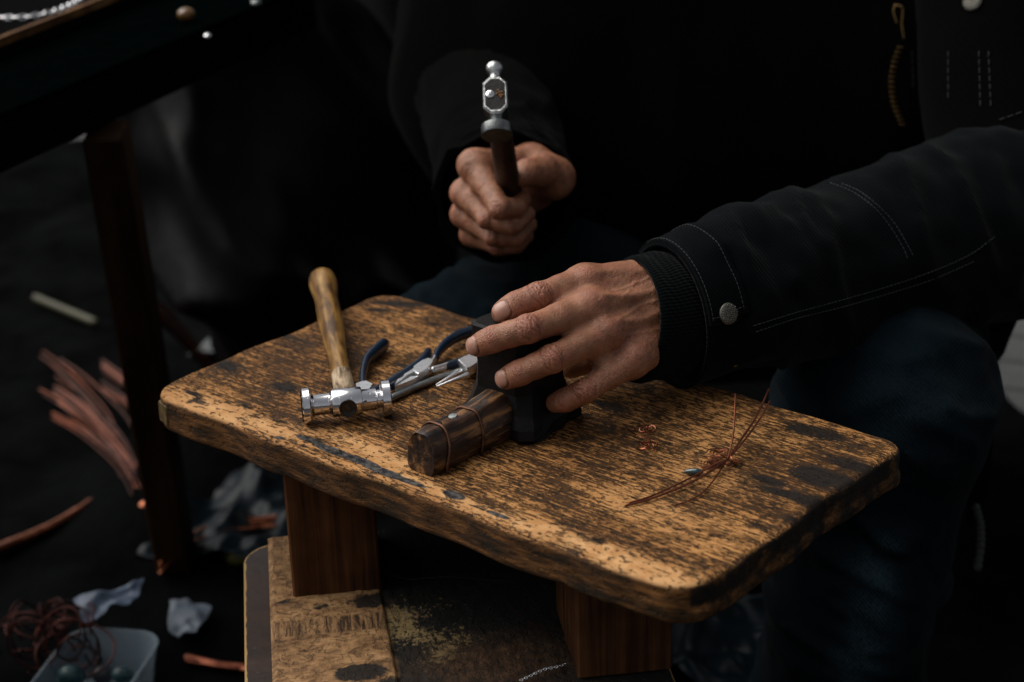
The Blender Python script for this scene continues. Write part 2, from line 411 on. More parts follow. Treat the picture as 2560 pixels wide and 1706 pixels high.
PAPER = M_simple('white_paper', (.085, .108, .14), .6, 0, .25, 30, .0003)
PAPERB = M_simple('printed_paper', (.075, .105, .16), .55, 0, .5, 45, .0003)
GLASSB = M_simple('teal_glass_bead', (.012, .04, .045), .08, 0, .2, 200, 0, .8)
YELLOW = M_simple('yellow_plastic', (.09, .085, .012), .5, 0, .2, 50, 0)
OLIVE = M_simple('olive_stick', (.035, .033, .009), .6, 0, .3, 60, 0)
SILVER = M_simple('silver', (.75, .75, .76), .25, 1., .15, 300, 0)

# ------------------------------------------------------------------ setting
def ground_mesh():
    n = 60; xs = np.linspace(-6, 6, n); ys = np.linspace(-3, 12, n)
    X, Y = np.meshgrid(xs, ys, indexing='ij'); V = np.stack([X.ravel(), Y.ravel(), 0*X.ravel()], 1)
    F = [[i*n+j, (i+1)*n+j, (i+1)*n+j+1, i*n+j+1] for i in range(n-1) for j in range(n-1)]
    return V, F
V, F = ground_mesh(); g = mob('ground', V, F, GROUND, local=True); g['kind'] = 'structure'
def sheet(cx, cy, sx, sy, rz, n, amp, fr, seed, z0=.004):
    u = np.linspace(-.5, .5, n); U, W_ = np.meshgrid(u, u, indexing='ij'); x = U.ravel()*sx; y = W_.ravel()*sy
    P = np.stack([x*fr, y*fr, 0*x+seed], 1)
    z = z0+amp*np.abs(fbm(P, 3, seed))**1.2*2*(.6+.4*vnoise(P*.5, seed+5))
    c, s = math.cos(rz), math.sin(rz)
    V = np.stack([cx+c*x-s*y, cy+s*x+c*y, np.maximum(z, z0)], 1)
    F = [[i*n+j, (i+1)*n+j, (i+1)*n+j+1, i*n+j+1] for i in range(n-1) for j in range(n-1)]
    return V, F
V, F = sheet(-.70, 2.15, 2.72, 3.0, .03, 230, .03, 5, 3)
tag(mob('ground_sheet', V, F, TARP), 'crumpled dark plastic sheet under the stools, extended over the pavement to paint its shade', 'plastic sheet')  # left and far parts of the sheet stand in for shade on pavement

# ------------------------------------------------------------------ work stool
BL, BB, BR_, BF = at(361, 979), at(965, 726), at(2272, 1106), at(1717, 1491)
UX = nrm(BF-BL); VX = nrm(BB-BL); BC = (BL+BB+BR_+BF)/4
LU, LV = .5320, .2787; TH = .030
BANG = math.atan2(UX[1], UX[0])
def uv(px, py, z=TZ): p = at(px, py, z)-BC; return np.array([p @ UX, p @ VX])
bench = thing('work_stool', 'worn wooden work stool with a burnt, scarred rectangular top on thick square legs', 'stool', (BC[0], BC[1], TZ-TH-.115), BANG)
def board():
    vox = .0014; hu, hv, ht = LU/2, LV/2, TH/2
    xs = np.arange(-hu-.006, hu+.006, vox); ys = np.arange(-hv-.006, hv+.006, vox); zs = np.arange(-ht-.006, ht+.006, vox)
    X, Y, Z = xs[:, None, None], ys[None, :, None], zs[None, None, :]
    rr = np.where(X < 0, np.where(Y < 0, .025, .028), np.where(Y < 0, .028, .023))
    # plan outline wavers a little: hand-made, worn
    wob = .0013*np.sin(X*31+1)+.001*np.sin(X*77+2)
    wob2 = .0015*np.sin(Y*37+.5)+.0012*np.sin(Y*83)
    qx, qy = np.abs(X)-hu+rr+wob2, np.abs(Y)-hv+rr+wob
    d2 = np.sqrt(np.maximum(qx, 0)**2+np.maximum(qy, 0)**2)+np.minimum(np.maximum(qx, qy), 0)-rr
    re = .0048; a, b = d2+re, np.abs(Z)-ht+re
    d = np.sqrt(np.maximum(a, 0)**2+np.maximum(b, 0)**2)+np.minimum(np.maximum(a, b), 0)-re
    V, F = _nets(d.astype(np.float32), np.array([xs[0], ys[0], zs[0]]), vox)
    V = relax(V, F, 1)
    N = vnormals(V, F); top = sst(N[:, 2], .35, .9)
    x, y = V[:, 0], V[:, 1]
    # long worn hollows and dents
    P = np.stack([x*14, y*60, V[:, 2]*60], 1)
    dd = -.0007*sst(fbm(P, 3, 4), .0, .6)*top-.0009*sst(fbm(V*np.array([30, 45, 45]), 3, 9), .1, .6)*(1-top*.6)
    V = V+N*dd[:, None]
    z_ = V[:, 2]/ht
    # long ridge in the right-hand end (a loose lamination)
    endr = sst(x, hu-.012, hu-.004)
    V[:, 0] += .0016*endr*sst(-z_, .15, .45)
    def blobs(lst):
        m = np.zeros(len(V))
        for px, py, ru, rv, s, *r in lst:
            c = uv(px, py); du, dv = x-c[0], y-c[1]; a = r[0] if r else 0
            p, q = du*math.cos(a)+dv*math.sin(a), -du*math.sin(a)+dv*math.cos(a)
            m = np.maximum(m, s*np.exp(-((p/ru)**2+(q/rv)**2)**1.3*.7))
        return m
    wn = fbm(np.stack([x*38, y*60, V[:, 2]*50], 1), 4, 21)
    burn_shade = blobs([(575, 916, .017, .011, .9), (711, 968, .015, .009, 1), (484, 985, .012, .004, .8), (486, 1000, .004, .010, .8), (500, 1006, .012, .004, .8),
                  (570, 1006, .008, .003, .7), (612, 1016, .012, .0045, .7), (694, 1053, .009, .0035, .7), (640, 1042, .013, .003, .55), (735, 848, .03, .006, .7),
                  (700, 862, .02, .007, .6), (1000, 760, .030, .006, .95, .5), (945, 775, .018, .005, .7, .5), (1085, 812, .010, .004, .7), (880, 890, .03, .02, .45),
                  (2060, 1195, .030, .015, 1.), (2125, 1160, .026, .010, .9), (2042, 1082, .030, .012, .9), (1995, 1075, .014, .008, .9), (1920, 1200, .017, .006, .9), (1965, 1235, .025, .006, .9), (2035, 1255, .028, .009, 1.),
                  (1526, 1015, .020, .009, .85), (1903, 1318, .014, .006, .6), (1990, 1300, .012, .010, .6), (2110, 1110, .020, .010, .7), (1600, 1130, .01, .004, .5), (1700, 1400, .02, .003, .5), (1560, 1080, .02, .008, .3), (1400, 1250, .03, .005, .35),
                  (1250, 1270, .018, .004, .5), (1340, 1240, .02, .004, .4), (1490, 1352, .009, .005, .75), (820, 1000, .03, .014, .3), (1000, 930, .03, .01, .25), (560, 935, .015, .02, .4)])
    rs = random.Random(12); extra = []
    for _ in range(60):
        u0, v0 = rs.uniform(-hu, hu), rs.uniform(-hv*.55, hv); a_, sz = rs.uniform(.25, .62), rs.uniform(.4, 1.5)
        e_ = np.exp(-(((x-u0)/(.011*sz))**2+((y-v0)/(.0042*sz))**2)**1.2*.7)*a_; burn_shade = np.maximum(burn_shade, e_)
    for _ in range(5):
        u0, v0 = rs.uniform(-hu*.7, hu*.7), rs.uniform(0, hv); burn_shade = np.maximum(burn_shade, .38*np.exp(-(((x-u0)/.05)**2+((y-v0)/.018)**2)))
    burn_shade = np.maximum(burn_shade, .95*(1-top)*endr*sst(z_, -.45, .1)*(.75+.5*wn))  # shade of the right end face, painted dark alongside the burns
    burn_shade = np.clip(burn_shade*(1+.35*wn), 0, 1.2)
    # right end side is darkened almost fully, its shade painted in
    pale = blobs([(560, 1030, .045, .012, .9), (650, 1058, .045, .010, .9), (480, 1010, .03, .008, .6), (760, 1075, .03, .006, .6), (880, 1110, .04, .010, .7), (960, 1140, .04, .008, .7), (1090, 1225, .05, .006, .9),
                  (1250, 1290, .05, .006, .95), (1420, 1345, .045, .009, 1.2), (1540, 1390, .05, .010, 1.1), (1650, 1440, .05, .014, .9), (1350, 1330, .05, .006, 1.), (1700, 1475, .03, .010, .7), (1620, 1270, .05, .02, .3), (1750, 1180, .06, .02, .2)])
    pale = np.clip(pale*(1+.6*wn), 0, 1)
    blue = blobs([(775, 1100, .016, .0035, 1.), (835, 1128, .022, .0045, 1.), (900, 1152, .022, .0045, 1.), (960, 1180, .022, .0045, 1.), (1020, 1203, .018, .0035, .9), (1135, 1237, .010, .005, 1.), (1245, 1287, .012, .003, .8), (700, 1094, .006, .003, .7), (1195, 1268, .014, .002, .6)])*top
    edge = (1-top)*sst(z_, .98, .70)*.98
    edge = np.clip(edge, 0, 1)
    V[:, 2] -= .0
    return mob('tabletop', V+np.array([0, 0, .115+TH/2]), F, WORN, bench, attrs=dict(burn_shade=burn_shade, pale=pale, blue=blue, edge=edge), local=True)
board()
# square plug let into the front edge near the left corner
qa = math.radians(-106); ac = BC+UX*(-LU/2+.025)+VX*(-LV/2+.025); pn = UX*math.cos(qa)+VX*math.sin(qa); pt = -UX*math.sin(qa)+VX*math.cos(qa)
plug_o = ac+pn*.0193; plug_o[2] = TZ-.0150
V, F = rbox(plug_o, pt, np.array([0, 0, 1.]), pn, .016, .018, .0052, .0012)
mob('plug', V, F, M_wood('plug_end_grain', (.015, .01, .004), (.09, .055, .018), (.15, .095, .035), (160, 160, 160), .7), bench)
# legs: their square faces are turned from the top
ZB = TZ-TH-.115
a0, a1 = at(733, 1492, ZB), at(953, 1471, ZB)
EX = nrm(a1-a0); EX[2] = 0; EX = nrm(EX); EY = np.array([-EX[1], EX[0], 0]); LW = np.linalg.norm(a1-a0)
l2 = at(1444, 1692, ZB); 
legc = [a0+EX*LW/2+EY*.05, l2+EX*LW*.5+EY*.05]
legc += [legc[0]+EX*.035+EY*.155, legc[1]+EX*.0+EY*.15]
def leg(c):
    V, F = rbox(c, EX, EY, np.array([0, 0, 1.]), LW, .10, .1180, .0018)
    return V, F
for c in legc:
    c = c.copy(); c[2] = ZB-.0030; V, F = leg(c); mob('leg', V, F, LEGW, bench)

# ------------------------------------------------------------------ lower stool
LR = math.atan2(EX[1], EX[0])
z1 = ZB
p0, p1 = at(670, 1380, z1), at(736, 1706, z1)
lo0 = p0
lower = thing('low_stool', 'low wooden stool with scuffed raw board on dark varnished base under the work stool', 'stool', (lo0[0], lo0[1], 0), LR)
def lloc(px, py):
    p = at(px, py, z1)-np.array([lo0[0], lo0[1], z1]); return np.array([p @ EX, p @ EY])
LWID = float((at(1661, 1630, z1)-np.array([lo0[0], lo0[1], z1])) @ EX)
def lower_board():
    # local: x along EX from the left rim, y towards the back from the rim's far corner
    n = 330; m = 300; W_, D_ = LWID, .42; xs = np.linspace(0, W_, n); ys = np.linspace(-D_+.03, .03, m)
    X, Y = np.meshgrid(xs, ys, indexing='ij'); x, y = X.ravel(), Y.ravel()
    nz = fbm(np.stack([x*140, y*60, 0*x], 1), 3, 31)
    _a, _b = lloc(955, 1500), lloc(994, 1706); bx = _a[0]+(_b[0]-_a[0])*(y-_a[1])/(_b[1]-_a[1])
    z = z1-.0005+.0008*nz-.0030*sst(x-bx, -.001, .002)
    edge_d = np.minimum.reduce([x, W_-x, .03-y, y+D_-.03]); z = z-.003*(1-sst(edge_d, 0, .004))
    V = np.stack([x, y, z], 1)
    F = [[i*m+j, (i+1)*m+j, (i+1)*m+j+1, i*m+j+1] for i in range(n-1) for j in range(m-1)]
    k = len(V); ring = [i*m for i in range(n)]+[(n-1)*m+j for j in range(1, m)]+[i*m+m-1 for i in range(n-2, -1, -1)]+[j for j in range(m-2, 0, -1)]
    B = V[ring].copy(); B[:, 2] = z1-.017; V = np.vstack([V, B]); r = len(ring)
    for i in range(r): F.append([ring[i], k+i, k+(i+1) % r, ring[(i+1) % r]])
    F.append([k+i for i in range(r)])
    px_ = np.concatenate([x, B[:, 0]]); py_ = np.concatenate([y, B[:, 1]])
    return V, F, px_, py_
V, F, lx, ly = lower_board()
def lblob(lst):
    m = np.zeros(len(V))
    for px, py, ru, rv, s in lst:
        c = lloc(px, py); m = np.maximum(m, s*np.exp(-(((lx-c[0])/ru)**2+((ly-c[1])/rv)**2)**1.5*.7))
    return m
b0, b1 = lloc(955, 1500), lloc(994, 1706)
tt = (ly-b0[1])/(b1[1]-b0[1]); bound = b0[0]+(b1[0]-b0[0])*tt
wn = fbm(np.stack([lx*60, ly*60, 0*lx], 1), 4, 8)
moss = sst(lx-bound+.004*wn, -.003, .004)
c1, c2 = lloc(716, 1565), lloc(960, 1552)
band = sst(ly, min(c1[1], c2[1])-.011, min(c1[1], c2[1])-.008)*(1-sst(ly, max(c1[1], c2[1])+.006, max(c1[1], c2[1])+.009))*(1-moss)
brown = lblob([(1240, 1650, .055, .035, 1.)])
dark = lblob([(900, 1680, .02, .012, 1.), (1020, 1705, .03, .012, .8), (800, 1515, .008, .008, .6), (930, 1500, .02, .012, .8), (712, 1505, .006, .006, .6)])
fleck = lblob([(1050, 1560, .055, .05, 1.), (1120, 1610, .05, .035, .9), (1010, 1650, .03, .03, .8), (1250, 1660, .05, .03, .6)])
def M_lower():
    t = NT('scuffed_board'); o = t.obj()
    moss, band, brown, dark = (t.attr(k) for k in ('moss', 'band', 'brown', 'dark'))
    a = t.noise(t.map(o, (60, 130, 60)), 1, 4, .65, .6); b = t.noise(t.map(o, (150, 70, 150)), 1.3, 5, .7); s = t.noise(o, 170, 4, .6); big = t.noise(o, 18, 4)
    pc_ = t.ramp(t.math('ADD', t.math('MULTIPLY', a, .6), t.math('MULTIPLY', big, .4)), (.36, (.04, .019, .008)), (.46, (.17, .088, .036)), (.56, (.28, .155, .066)), (.7, (.38, .235, .115)))
    fl = t.ramp(t.noise(t.map(o, (110, 110, 110)), 1, 3, .6, 1.2), (.40, 1.), (.46, 0.))
    pc_ = t.mix(t.math('MULTIPLY', fl, .5), pc_, (.07, .038, .018))
    st = t.noise(t.map(o, (330, 28, 28)), 1, 4, .7, .5)
    pc_ = t.mix(band, pc_, t.ramp(st, (.4, (.03, .014, .006)), (.6, (.24, .13, .055))))
    speck = t.ramp(t.math('ADD', t.math('MULTIPLY', t.math('SUBTRACT', t.attr('fleck'), .75), .16),  t.math('ADD', t.math('MULTIPLY', t.noise(t.map(o, (260, 190, 260)), 1, 5, .75, .6), .6), t.math('MULTIPLY', t.noise(o, 22, 2), .4))), (.535, 0.), (.60, 1.))
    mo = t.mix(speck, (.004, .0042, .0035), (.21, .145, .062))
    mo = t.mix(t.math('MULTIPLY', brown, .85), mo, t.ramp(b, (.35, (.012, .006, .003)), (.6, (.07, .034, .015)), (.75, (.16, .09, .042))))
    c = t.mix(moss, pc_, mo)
    dk = t.ramp(t.math('ADD', dark, t.math('MULTIPLY', t.math('SUBTRACT', s, .5), .9)), (.4, 0.), (.6, 1.))
    c = t.mix(dk, c, (.014, .009, .006))
    t.set(Base_Color=c, Roughness=.75, Specular_IOR_Level=.25, Normal=t.bump(t.math('ADD', t.math('SUBTRACT', a, fl), b), .0013, .8)); return t.m
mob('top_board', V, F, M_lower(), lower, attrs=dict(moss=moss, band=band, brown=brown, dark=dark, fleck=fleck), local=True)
def roundrect(x0, x1, y0, y1, r, n=8):
    P = []
    for cx, cy, a in ((x1-r, y0+r, -90), (x1-r, y1-r, 0), (x0+r, y1-r, 90), (x0+r, y0+r, 180)):
        for i in range(n+1):
            q = math.radians(a+90*i/n); P.append((cx+r*math.cos(q), cy+r*math.sin(q)))
    return P
def M_base():
    t = NT('chipped_dark_varnish'); o = t.obj(); s = t.noise(o, 90, 5, .65)
    z = t.n('SeparateXYZ', Vector=o).outputs; e = t.attr('rim')
    chip = t.ramp(t.math('ADD', e, t.math('MULTIPLY', t.math('SUBTRACT', s, .5), 1.3)), (.62, 0.), (.72, 1.))
    dust = t.ramp(t.noise(o, 420, 3), (.66, 0.), (.74, .35))
    c = t.mix(dust, t.ramp(t.noise(t.map(o, (12, 50, 50)), 1, 4), (.3, (.012, .006, .004)), (.7, (.03, .015, .010))), (.16, .14, .11))
    c = t.mix(chip, c, (.30, .18, .065))
    t.set(Base_Color=c, Roughness=.5, Specular_IOR_Level=.35, Normal=t.bump(s, .0005)); return t.m
def base_plate():
    pts = np.array(roundrect(-.0215, LWID+.006, -.42, .048, .03, 14)); c = pts.mean(0); V = []; rim = []
    zt, zb = z1-.0175, z1-.055
    for z, s, r in ((zb, 0, 0), (zt-.003, 0, .9), (zt-.0012, .0006, 1.), (zt, .0022, .85), (zt, .006, .1), (zt, .02, 0)):
        V.append(np.column_stack([pts-nrm2(pts-c)*s, np.full(len(pts), z)])); rim += [r]*len(pts)
    n = len(pts); F = [list(range(n))[::-1]]
    for i in range(5):
        for j in range(n):
            k = (j+1) % n; F.append([i*n+j, i*n+k, (i+1)*n+k, (i+1)*n+j])
    F.append([5*n+j for j in range(n)])
    mob('base_board', np.vstack(V), F, M_base(), lower, smooth=False, attrs=dict(rim=rim), local=True)
base_plate()
for sx in (.03, LWID-.05):
    for sy in (-.37, .0):
        V, F = rbox(np.array([sx, sy, .006]), (1, 0, 0), (0, 1, 0), (0, 0, 1), .05, .05, z1-.0615, .003)
        mob('leg', V, F, DARKW, lower, local=True)

# ------------------------------------------------------------------ anvil: big hammer head stood on the bench with its sawn handle wired down
SC = at(1300, 930, .49); SD = VX.copy(); SE = np.array([SD[1], -SD[0], 0]); SZ = .0835
anvil = thing('bench_anvil', 'black iron hammer head stood upright as an anvil, its cut handle wired to the bench', 'anvil', (SC[0], SC[1], TZ), math.atan2(SD[1], SD[0]))
def anvil_head():
    def sec(h, ch): return [(-h, -h+ch), (-h+ch, -h), (h-ch, -h), (h, -h+ch), (h, h-ch), (h-ch, h), (-h+ch, h), (-h, h-ch)]
    prof = [(.0008, .0345, .008), (.004, .0362, .008), (.011, .0355, .008), (.020, .0312, .008), (.034, .0275, .009), (.052, .0268, .009), (.068, .0272, .007), (.078, .0278, .006), (.082, .0270, .0055), (.0835, .0245, .005), (.0838, .012, .003)]
    n = 8; sub = 5; V = []
    for z, h, c in prof:
        s = np.array(sec(h, c)); R = []
        for i in range(n):
            for k in range(sub): R.append(s[i]*(1-k/sub)+s[(i+1) % n]*k/sub)
        V.append(np.column_stack([np.array(R), np.full(n*sub, z)]))
    n *= sub; V = np.vstack(V); m = len(prof); F = [list(range(n))[::-1]]
    for i in range(m-1):
        for j in range(n): k = (j+1) % n; F.append([i*n+j, i*n+k, (i+1)*n+k, (i+1)*n+j])
    F.append([(m-1)*n+j for j in range(n)])
    d = .0011*fbm(V*70, 3, 5); V[:, :2] += nrm2(V[:, :2])*d[:, None]
    jag = .004*sst(-V[:, 2], -.016, -.003)*vnoise(V*120, 7); V[:, :2] += nrm2(V[:, :2])*jag[:, None]
    V[:, 2] = np.maximum(V[:, 2]+.0006*vnoise(V*90, 3)*(V[:, 2] > .08), .0006)
    return V, F
V, F = anvil_head(); mob('hammer_head', V, F, IRON, anvil, local=True, smooth=False)
def anvil_handle():
    # D-shaped billet; local x runs from the head (-x) to the sawn end
    n = 40; xs = np.concatenate([[-.1115, -.111], np.linspace(-.1095, -.026, 36)]); V = []
    for q, x in enumerate(xs):
        t = (x+.1115)/.085; hw = .0145+.0055*t+.001*math.sin(t*9); hh = .0300+.0035*t+.0012*math.sin(t*7+1)
        if q == 0: hw *= .9; hh *= .95
        if q == 1: hw *= .96; hh *= .985
        ring = []
        for i in range(n):
            a = math.pi*2*i/n+math.pi/2; c, s = math.cos(a), math.sin(a); e = .55
            yy = hw*math.copysign(abs(c)**e, c); zz = hh*.5*math.copysign(abs(s)**(.75 if s > 0 else .35), s)+hh*.5
            # flattened left flank, as hewn
            ring.append((x+(.004 if q < 1 else 0)*(zz/hh-.5), yy*(1-.28*sst(np.array(zz/hh), .35, 1.)), max(zz, .0007)))
        V.append(ring)
    V = np.array(V); P = V.reshape(-1, 3); d = .0009*fbm(P*np.array([30, 110, 110]), 4, 3)+.0005*fbm(P*260, 2, 9)
    c = np.column_stack([P[:, 0], 0*P[:, 0], .014+0*P[:, 0]]); P = P+nrm2(P-c)*d[:, None]; P[:, 2] = np.maximum(P[:, 2], .0006)
    m = len(xs); F = [list(range(n))]
    for i in range(m-1):
        for j in range(n): k = (j+1) % n; F.append([i*n+j, (i+1)*n+j, (i+1)*n+k, i*n+k])
    F.append([(m-1)*n+j for j in range(n)][::-1])
    return P, F
V, F = anvil_handle(); hd = mob('sawn_handle', V, F, LOGW, anvil, local=True)
bv = BVHTree.FromPolygons([Vector(v) for v in V], F)
for x, tilt in ((-.1000, .006), (-.0635, .004)):
    P = []
    for a in np.linspace(-24, 204, 29):
        a = math.radians(a); o = Vector((x+tilt*math.sin(a)*.5, 0, .013)); dr = Vector((0, math.cos(a), math.sin(a)))
        h = bv.ray_cast(o+dr*.08, -dr)[0]
        P.append((x+tilt*math.sin(a), h.y+dr.y*.001 if h else 0, max(.0015, h.z+dr.z*.001)) if h else (x, dr.y*.02, .0015))
    P = [(P[0][0], P[0][1], -.004)]+P+[(P[-1][0], P[-1][1], -.004)]
    V, F = tube(smoothpath(P, 2), .0011, 8); mob('wire_staple', V, F, STAPLE, anvil, local=True)
for x, y, tl in ((-.0745, .0015, 1), (-.0925, .0005, 0)):
    h = bv.ray_cast(Vector((x, y, .1)), Vector((0, 0, -1)))[0]
    V, F = lathe([(-.003, .0016), (0, .0016), (0, .0034), (.0007, .0036), (.0013, .003), (.0015, .0005)], np.array(h)+np.array([0, 0, -.0002]), (-.15, 0, 1), 20)
    mob('nail', V, F, STEELD if tl else IRON, anvil, local=True)

# ------------------------------------------------------------------ planishing hammer lying on the bench
HC = np.array([-.1262, 1.310, TZ+.0148]); hrot = math.radians(8.5)
HX = np.array([math.cos(hrot), math.sin(hrot), 0]); HY = np.array([-math.sin(hrot), math.cos(hrot), 0]); EZ = np.array([0, 0, 1.])
ham = thing('planishing_hammer', 'polished double-faced steel hammer with a varnished wooden handle lying on the bench', 'hammer', HC-EZ*.0148, hrot)
prof = [(-.0335, .0001), (-.0335, .0126), (-.0328, .0138), (-.0282, .0141), (-.0274, .0134), (-.0268, .0100), (-.0252, .0084), (-.0235, .0081), (-.0140, .0082), (-.0128, .0094), (-.0122, .0104), (-.0112, .0109), (.0078, .0109), (.0088, .0104), (.0093, .0088), (.0100, .0085), (.0190, .0085), (.0200, .0072), (.0222, .0072), (.0230, .0132), (.0236, .0140), (.0290, .0141), (.0297, .0134), (.0300, .0001)]
prof = [(a*1.075, r) for a, r in prof]; V, F = lathe(prof, HC, HX, 56); head = mob('hammer_head', V, F, CHROME, ham, smooth=False)
for p in head.data.polygons: p.use_smooth = len(p.vertices) == 4
try: head.data.set_sharp_from_angle(angle=math.radians(32))
except Exception: pass
b = MB()
for i in range(9):                                           # slanting grooves on the left face
    y = (i-4)*.0029; zz = math.sqrt(max(0, .0122**2-y*y))
    p = HC+HX*(-.0361)
    b.add(*tube([p+HY*(y-.002*1)-EZ*zz*.9, p+HY*(y+.002)+EZ*zz*.9], .00045, 6))
b.make('face_groove', IRON, head)
eye = HC-HX*.0018
V, F = lathe([(.0080, .0001), (.0080, .0060), (.0112, .0067), (.0121, .0069), (.0123, .0063), (.0115, .0050), (.0113, .0024), (.0119, .0020), (.0119, .0001)], eye, -HY, 28); mob('eye_rim', V, F, M_simple('oily_dark_steel', (.014, .012, .009), .35, .1, .4, 300, .0002, .4), head)
# handle profile away from the head
hp = [(.010, .0046), (.015, .0058), (.019, .0074), (.028, .0082), (.040, .0083), (.052, .0081)]
V, F = lathe(hp+[(.0525, .0001)], eye, HY, 32); mob('handle_shoulder', V, F, WORNH, ham)
hp2 = [(.0522, .0080), (.054, .0079), (.075, .0076), (.10, .0079), (.13, .0090), (.155, .0100), (.18, .0108), (.20, .0106), (.215, .0102), (.23, .0104), (.245, .0114), (.258, .0123), (.268, .0126), (.277, .0118), (.283, .0095), (.286, .006), (.287, .0001)]
V, F = lathe(hp2, eye, nrm(HY+np.array([0, 0, -.006])), 32); mob('handle', V, F, HONEY, ham)

# ------------------------------------------------------------------ pliers and mandrel (photo pixels -> bench plane)
def z4(x, y, z=.006): return at(880+x/6.03, 780+y/6.03, TZ+z)
def plane_poly(pts, z0, h, bev=.0006):
    P = np.array([z4(x, y, z0) for x, y in pts]); c = P.mean(0)
    q = (P-c)[:, :2]
    ar = np.sum(q[:, 0]*np.roll(q[:, 1], -1)-np.roll(q[:, 0], -1)*q[:, 1])
    if ar < 0: q = q[::-1]
    return prism(q, np.array([c[0], c[1], TZ+z0]), (1, 0, 0), (0, 1, 0), (0, 0, 1), h, bev)
def path4(pts, z=.006): return smoothpath([z4(x, y, z) for x, y in pts], 6)
def radii(P, a): return np.interp(np.linspace(0, 1, len(P)), np.linspace(0, 1, len(a)), a)
o = z4(190, 1290)
pl1 = thing('cutting_pliers', 'small pliers with spread dark blue handles, its jaws hidden behind the polished hammer head', 'pliers', (o[0], o[1], TZ))
P = path4([(185, 1240), (165, 1130), (170, 930), (225, 740), (340, 620), (470, 510), (500, 488)], .007); V, F = tube(P, radii(P, [.0026, .0029, .0032, .0037, .0043, .0044, .0036]), 14, flat=1.45); mob('handle', V, F, VINYL, pl1)
P = path4([(250, 1250), (400, 1175), (640, 1060), (860, 930), (1030, 800), (1120, 680), (1150, 615)], .007); V, F = tube(P, radii(P, [.0026, .0033, .0044, .0047, .0045, .0040, .0034]), 14, flat=1.35); mob('handle', V, F, VINYL, pl1)
b = MB(); b.add(*plane_poly([(60, 1225), (150, 1190), (225, 1180), (330, 1230), (260, 1330), (150, 1390), (80, 1330)], .003, .0085)); b.make('joint', STEEL, pl1)
b = MB(); b.add(*plane_poly([(80, 1330), (150, 1390), (60, 1480), (20, 1470)], .0035, .0065)); b.make('jaw', STEEL, pl1)
o = z4(1060, 980)
pl2 = thing('flat_nose_pliers', 'slim bright steel pliers with navy handles running behind the anvil, jaws towards the hammer', 'pliers', (o[0], o[1], TZ))
b = MB(); b.add(*plane_poly([(930, 965), (1060, 870), (1160, 835), (1215, 850), (1235, 890), (1200, 940), (1140, 1005), (1010, 1075), (960, 1050)], .004, .0085)); b.make('joint', STEEL, pl2)
b = MB(); b.add(*plane_poly([(935, 960), (1000, 1000), (900, 1050), (850, 1070), (700, 1190), (650, 1222), (690, 1150), (775, 1110), (800, 1050)], .004, .0075)); b.make('jaw', STEEL, pl2)
b = MB(); b.add(*plane_poly([(1010, 1072), (900, 1072), (780, 1140), (655, 1228), (740, 1200), (900, 1140), (960, 1105)], .004, .0062)); b.make('jaw', STEEL, pl2)
V, F = tube(path4([(1175, 850), (1205, 790), (1260, 695)], .0085), .0018, 10, flat=1.8); mob('shank', V, F, STEEL, pl2)
V, F = tube(path4([(1225, 880), (1330, 850), (1450, 815)], .0085), .0021, 10, flat=1.5); mob('shank', V, F, STEEL, pl2)
P = path4([(1255, 700), (1310, 600), (1420, 480), (1580, 375), (1780, 305), (2050, 260), (2300, 250)], .0085); V, F = tube(P, radii(P, [.0029, .0033, .0038, .0041, .0042, .004, .0034]), 14, flat=1.25); mob('handle', V, F, VINYL, pl2)
P = path4([(1440, 818), (1600, 775), (1780, 720), (2050, 640), (2350, 560)], .0085); V, F = tube(P, radii(P, [.003, .0035, .0038, .004, .0034]), 14, flat=1.25); mob('handle', V, F, VINYL, pl2)
P = [z4(560, 1318, .0034), z4(1000, 1120, .0034), z4(1640, 880, .0034), z4(1900, 790, .0034)]
V, F = tube(smoothpath(P, 4), radii(smoothpath(P, 4), [.0030, .0030, .0027, .0024]), 16)
tag(mob('mandrel', V, F, STEELD), 'dull grey steel rod lying from the polished hammer to the black anvil', 'steel rod')
o = z4(1700, 920)
pl3 = thing('round_nose_pliers', 'round-nose pliers with two thin cone jaws poking out beside the anvil', 'pliers', (o[0], o[1], TZ))
zc = .0095
for a, c, r in (((1272, 1100), (1630, 895), .0021), ((1285, 1122), (1740, 955), .0024)):
    V, F = tube([z4(*a, .0075), z4((a[0]+c[0])/2, (a[1]+c[1])/2, zc), z4(*c, zc)], [.0006, r*.62, r], 14); mob('jaw', V, F, STEEL, pl3)
b = MB(); b.add(*plane_poly([(1605, 850), (1700, 800), (1900, 720), (1980, 760), (1960, 860), (1790, 965), (1735, 975), (1690, 940)], .0055, .008)); b.make('joint', STEEL, pl3)
for q in ([(1950, 760), (2150, 640), (2400, 560)], [(1950, 840), (2200, 800), (2450, 740)]):
    P = path4(q, .0085); V, F = tube(P, radii(P, [.0024, .004, .0034]), 12, flat=1.3); mob('handle', V, F, VINYL, pl3)

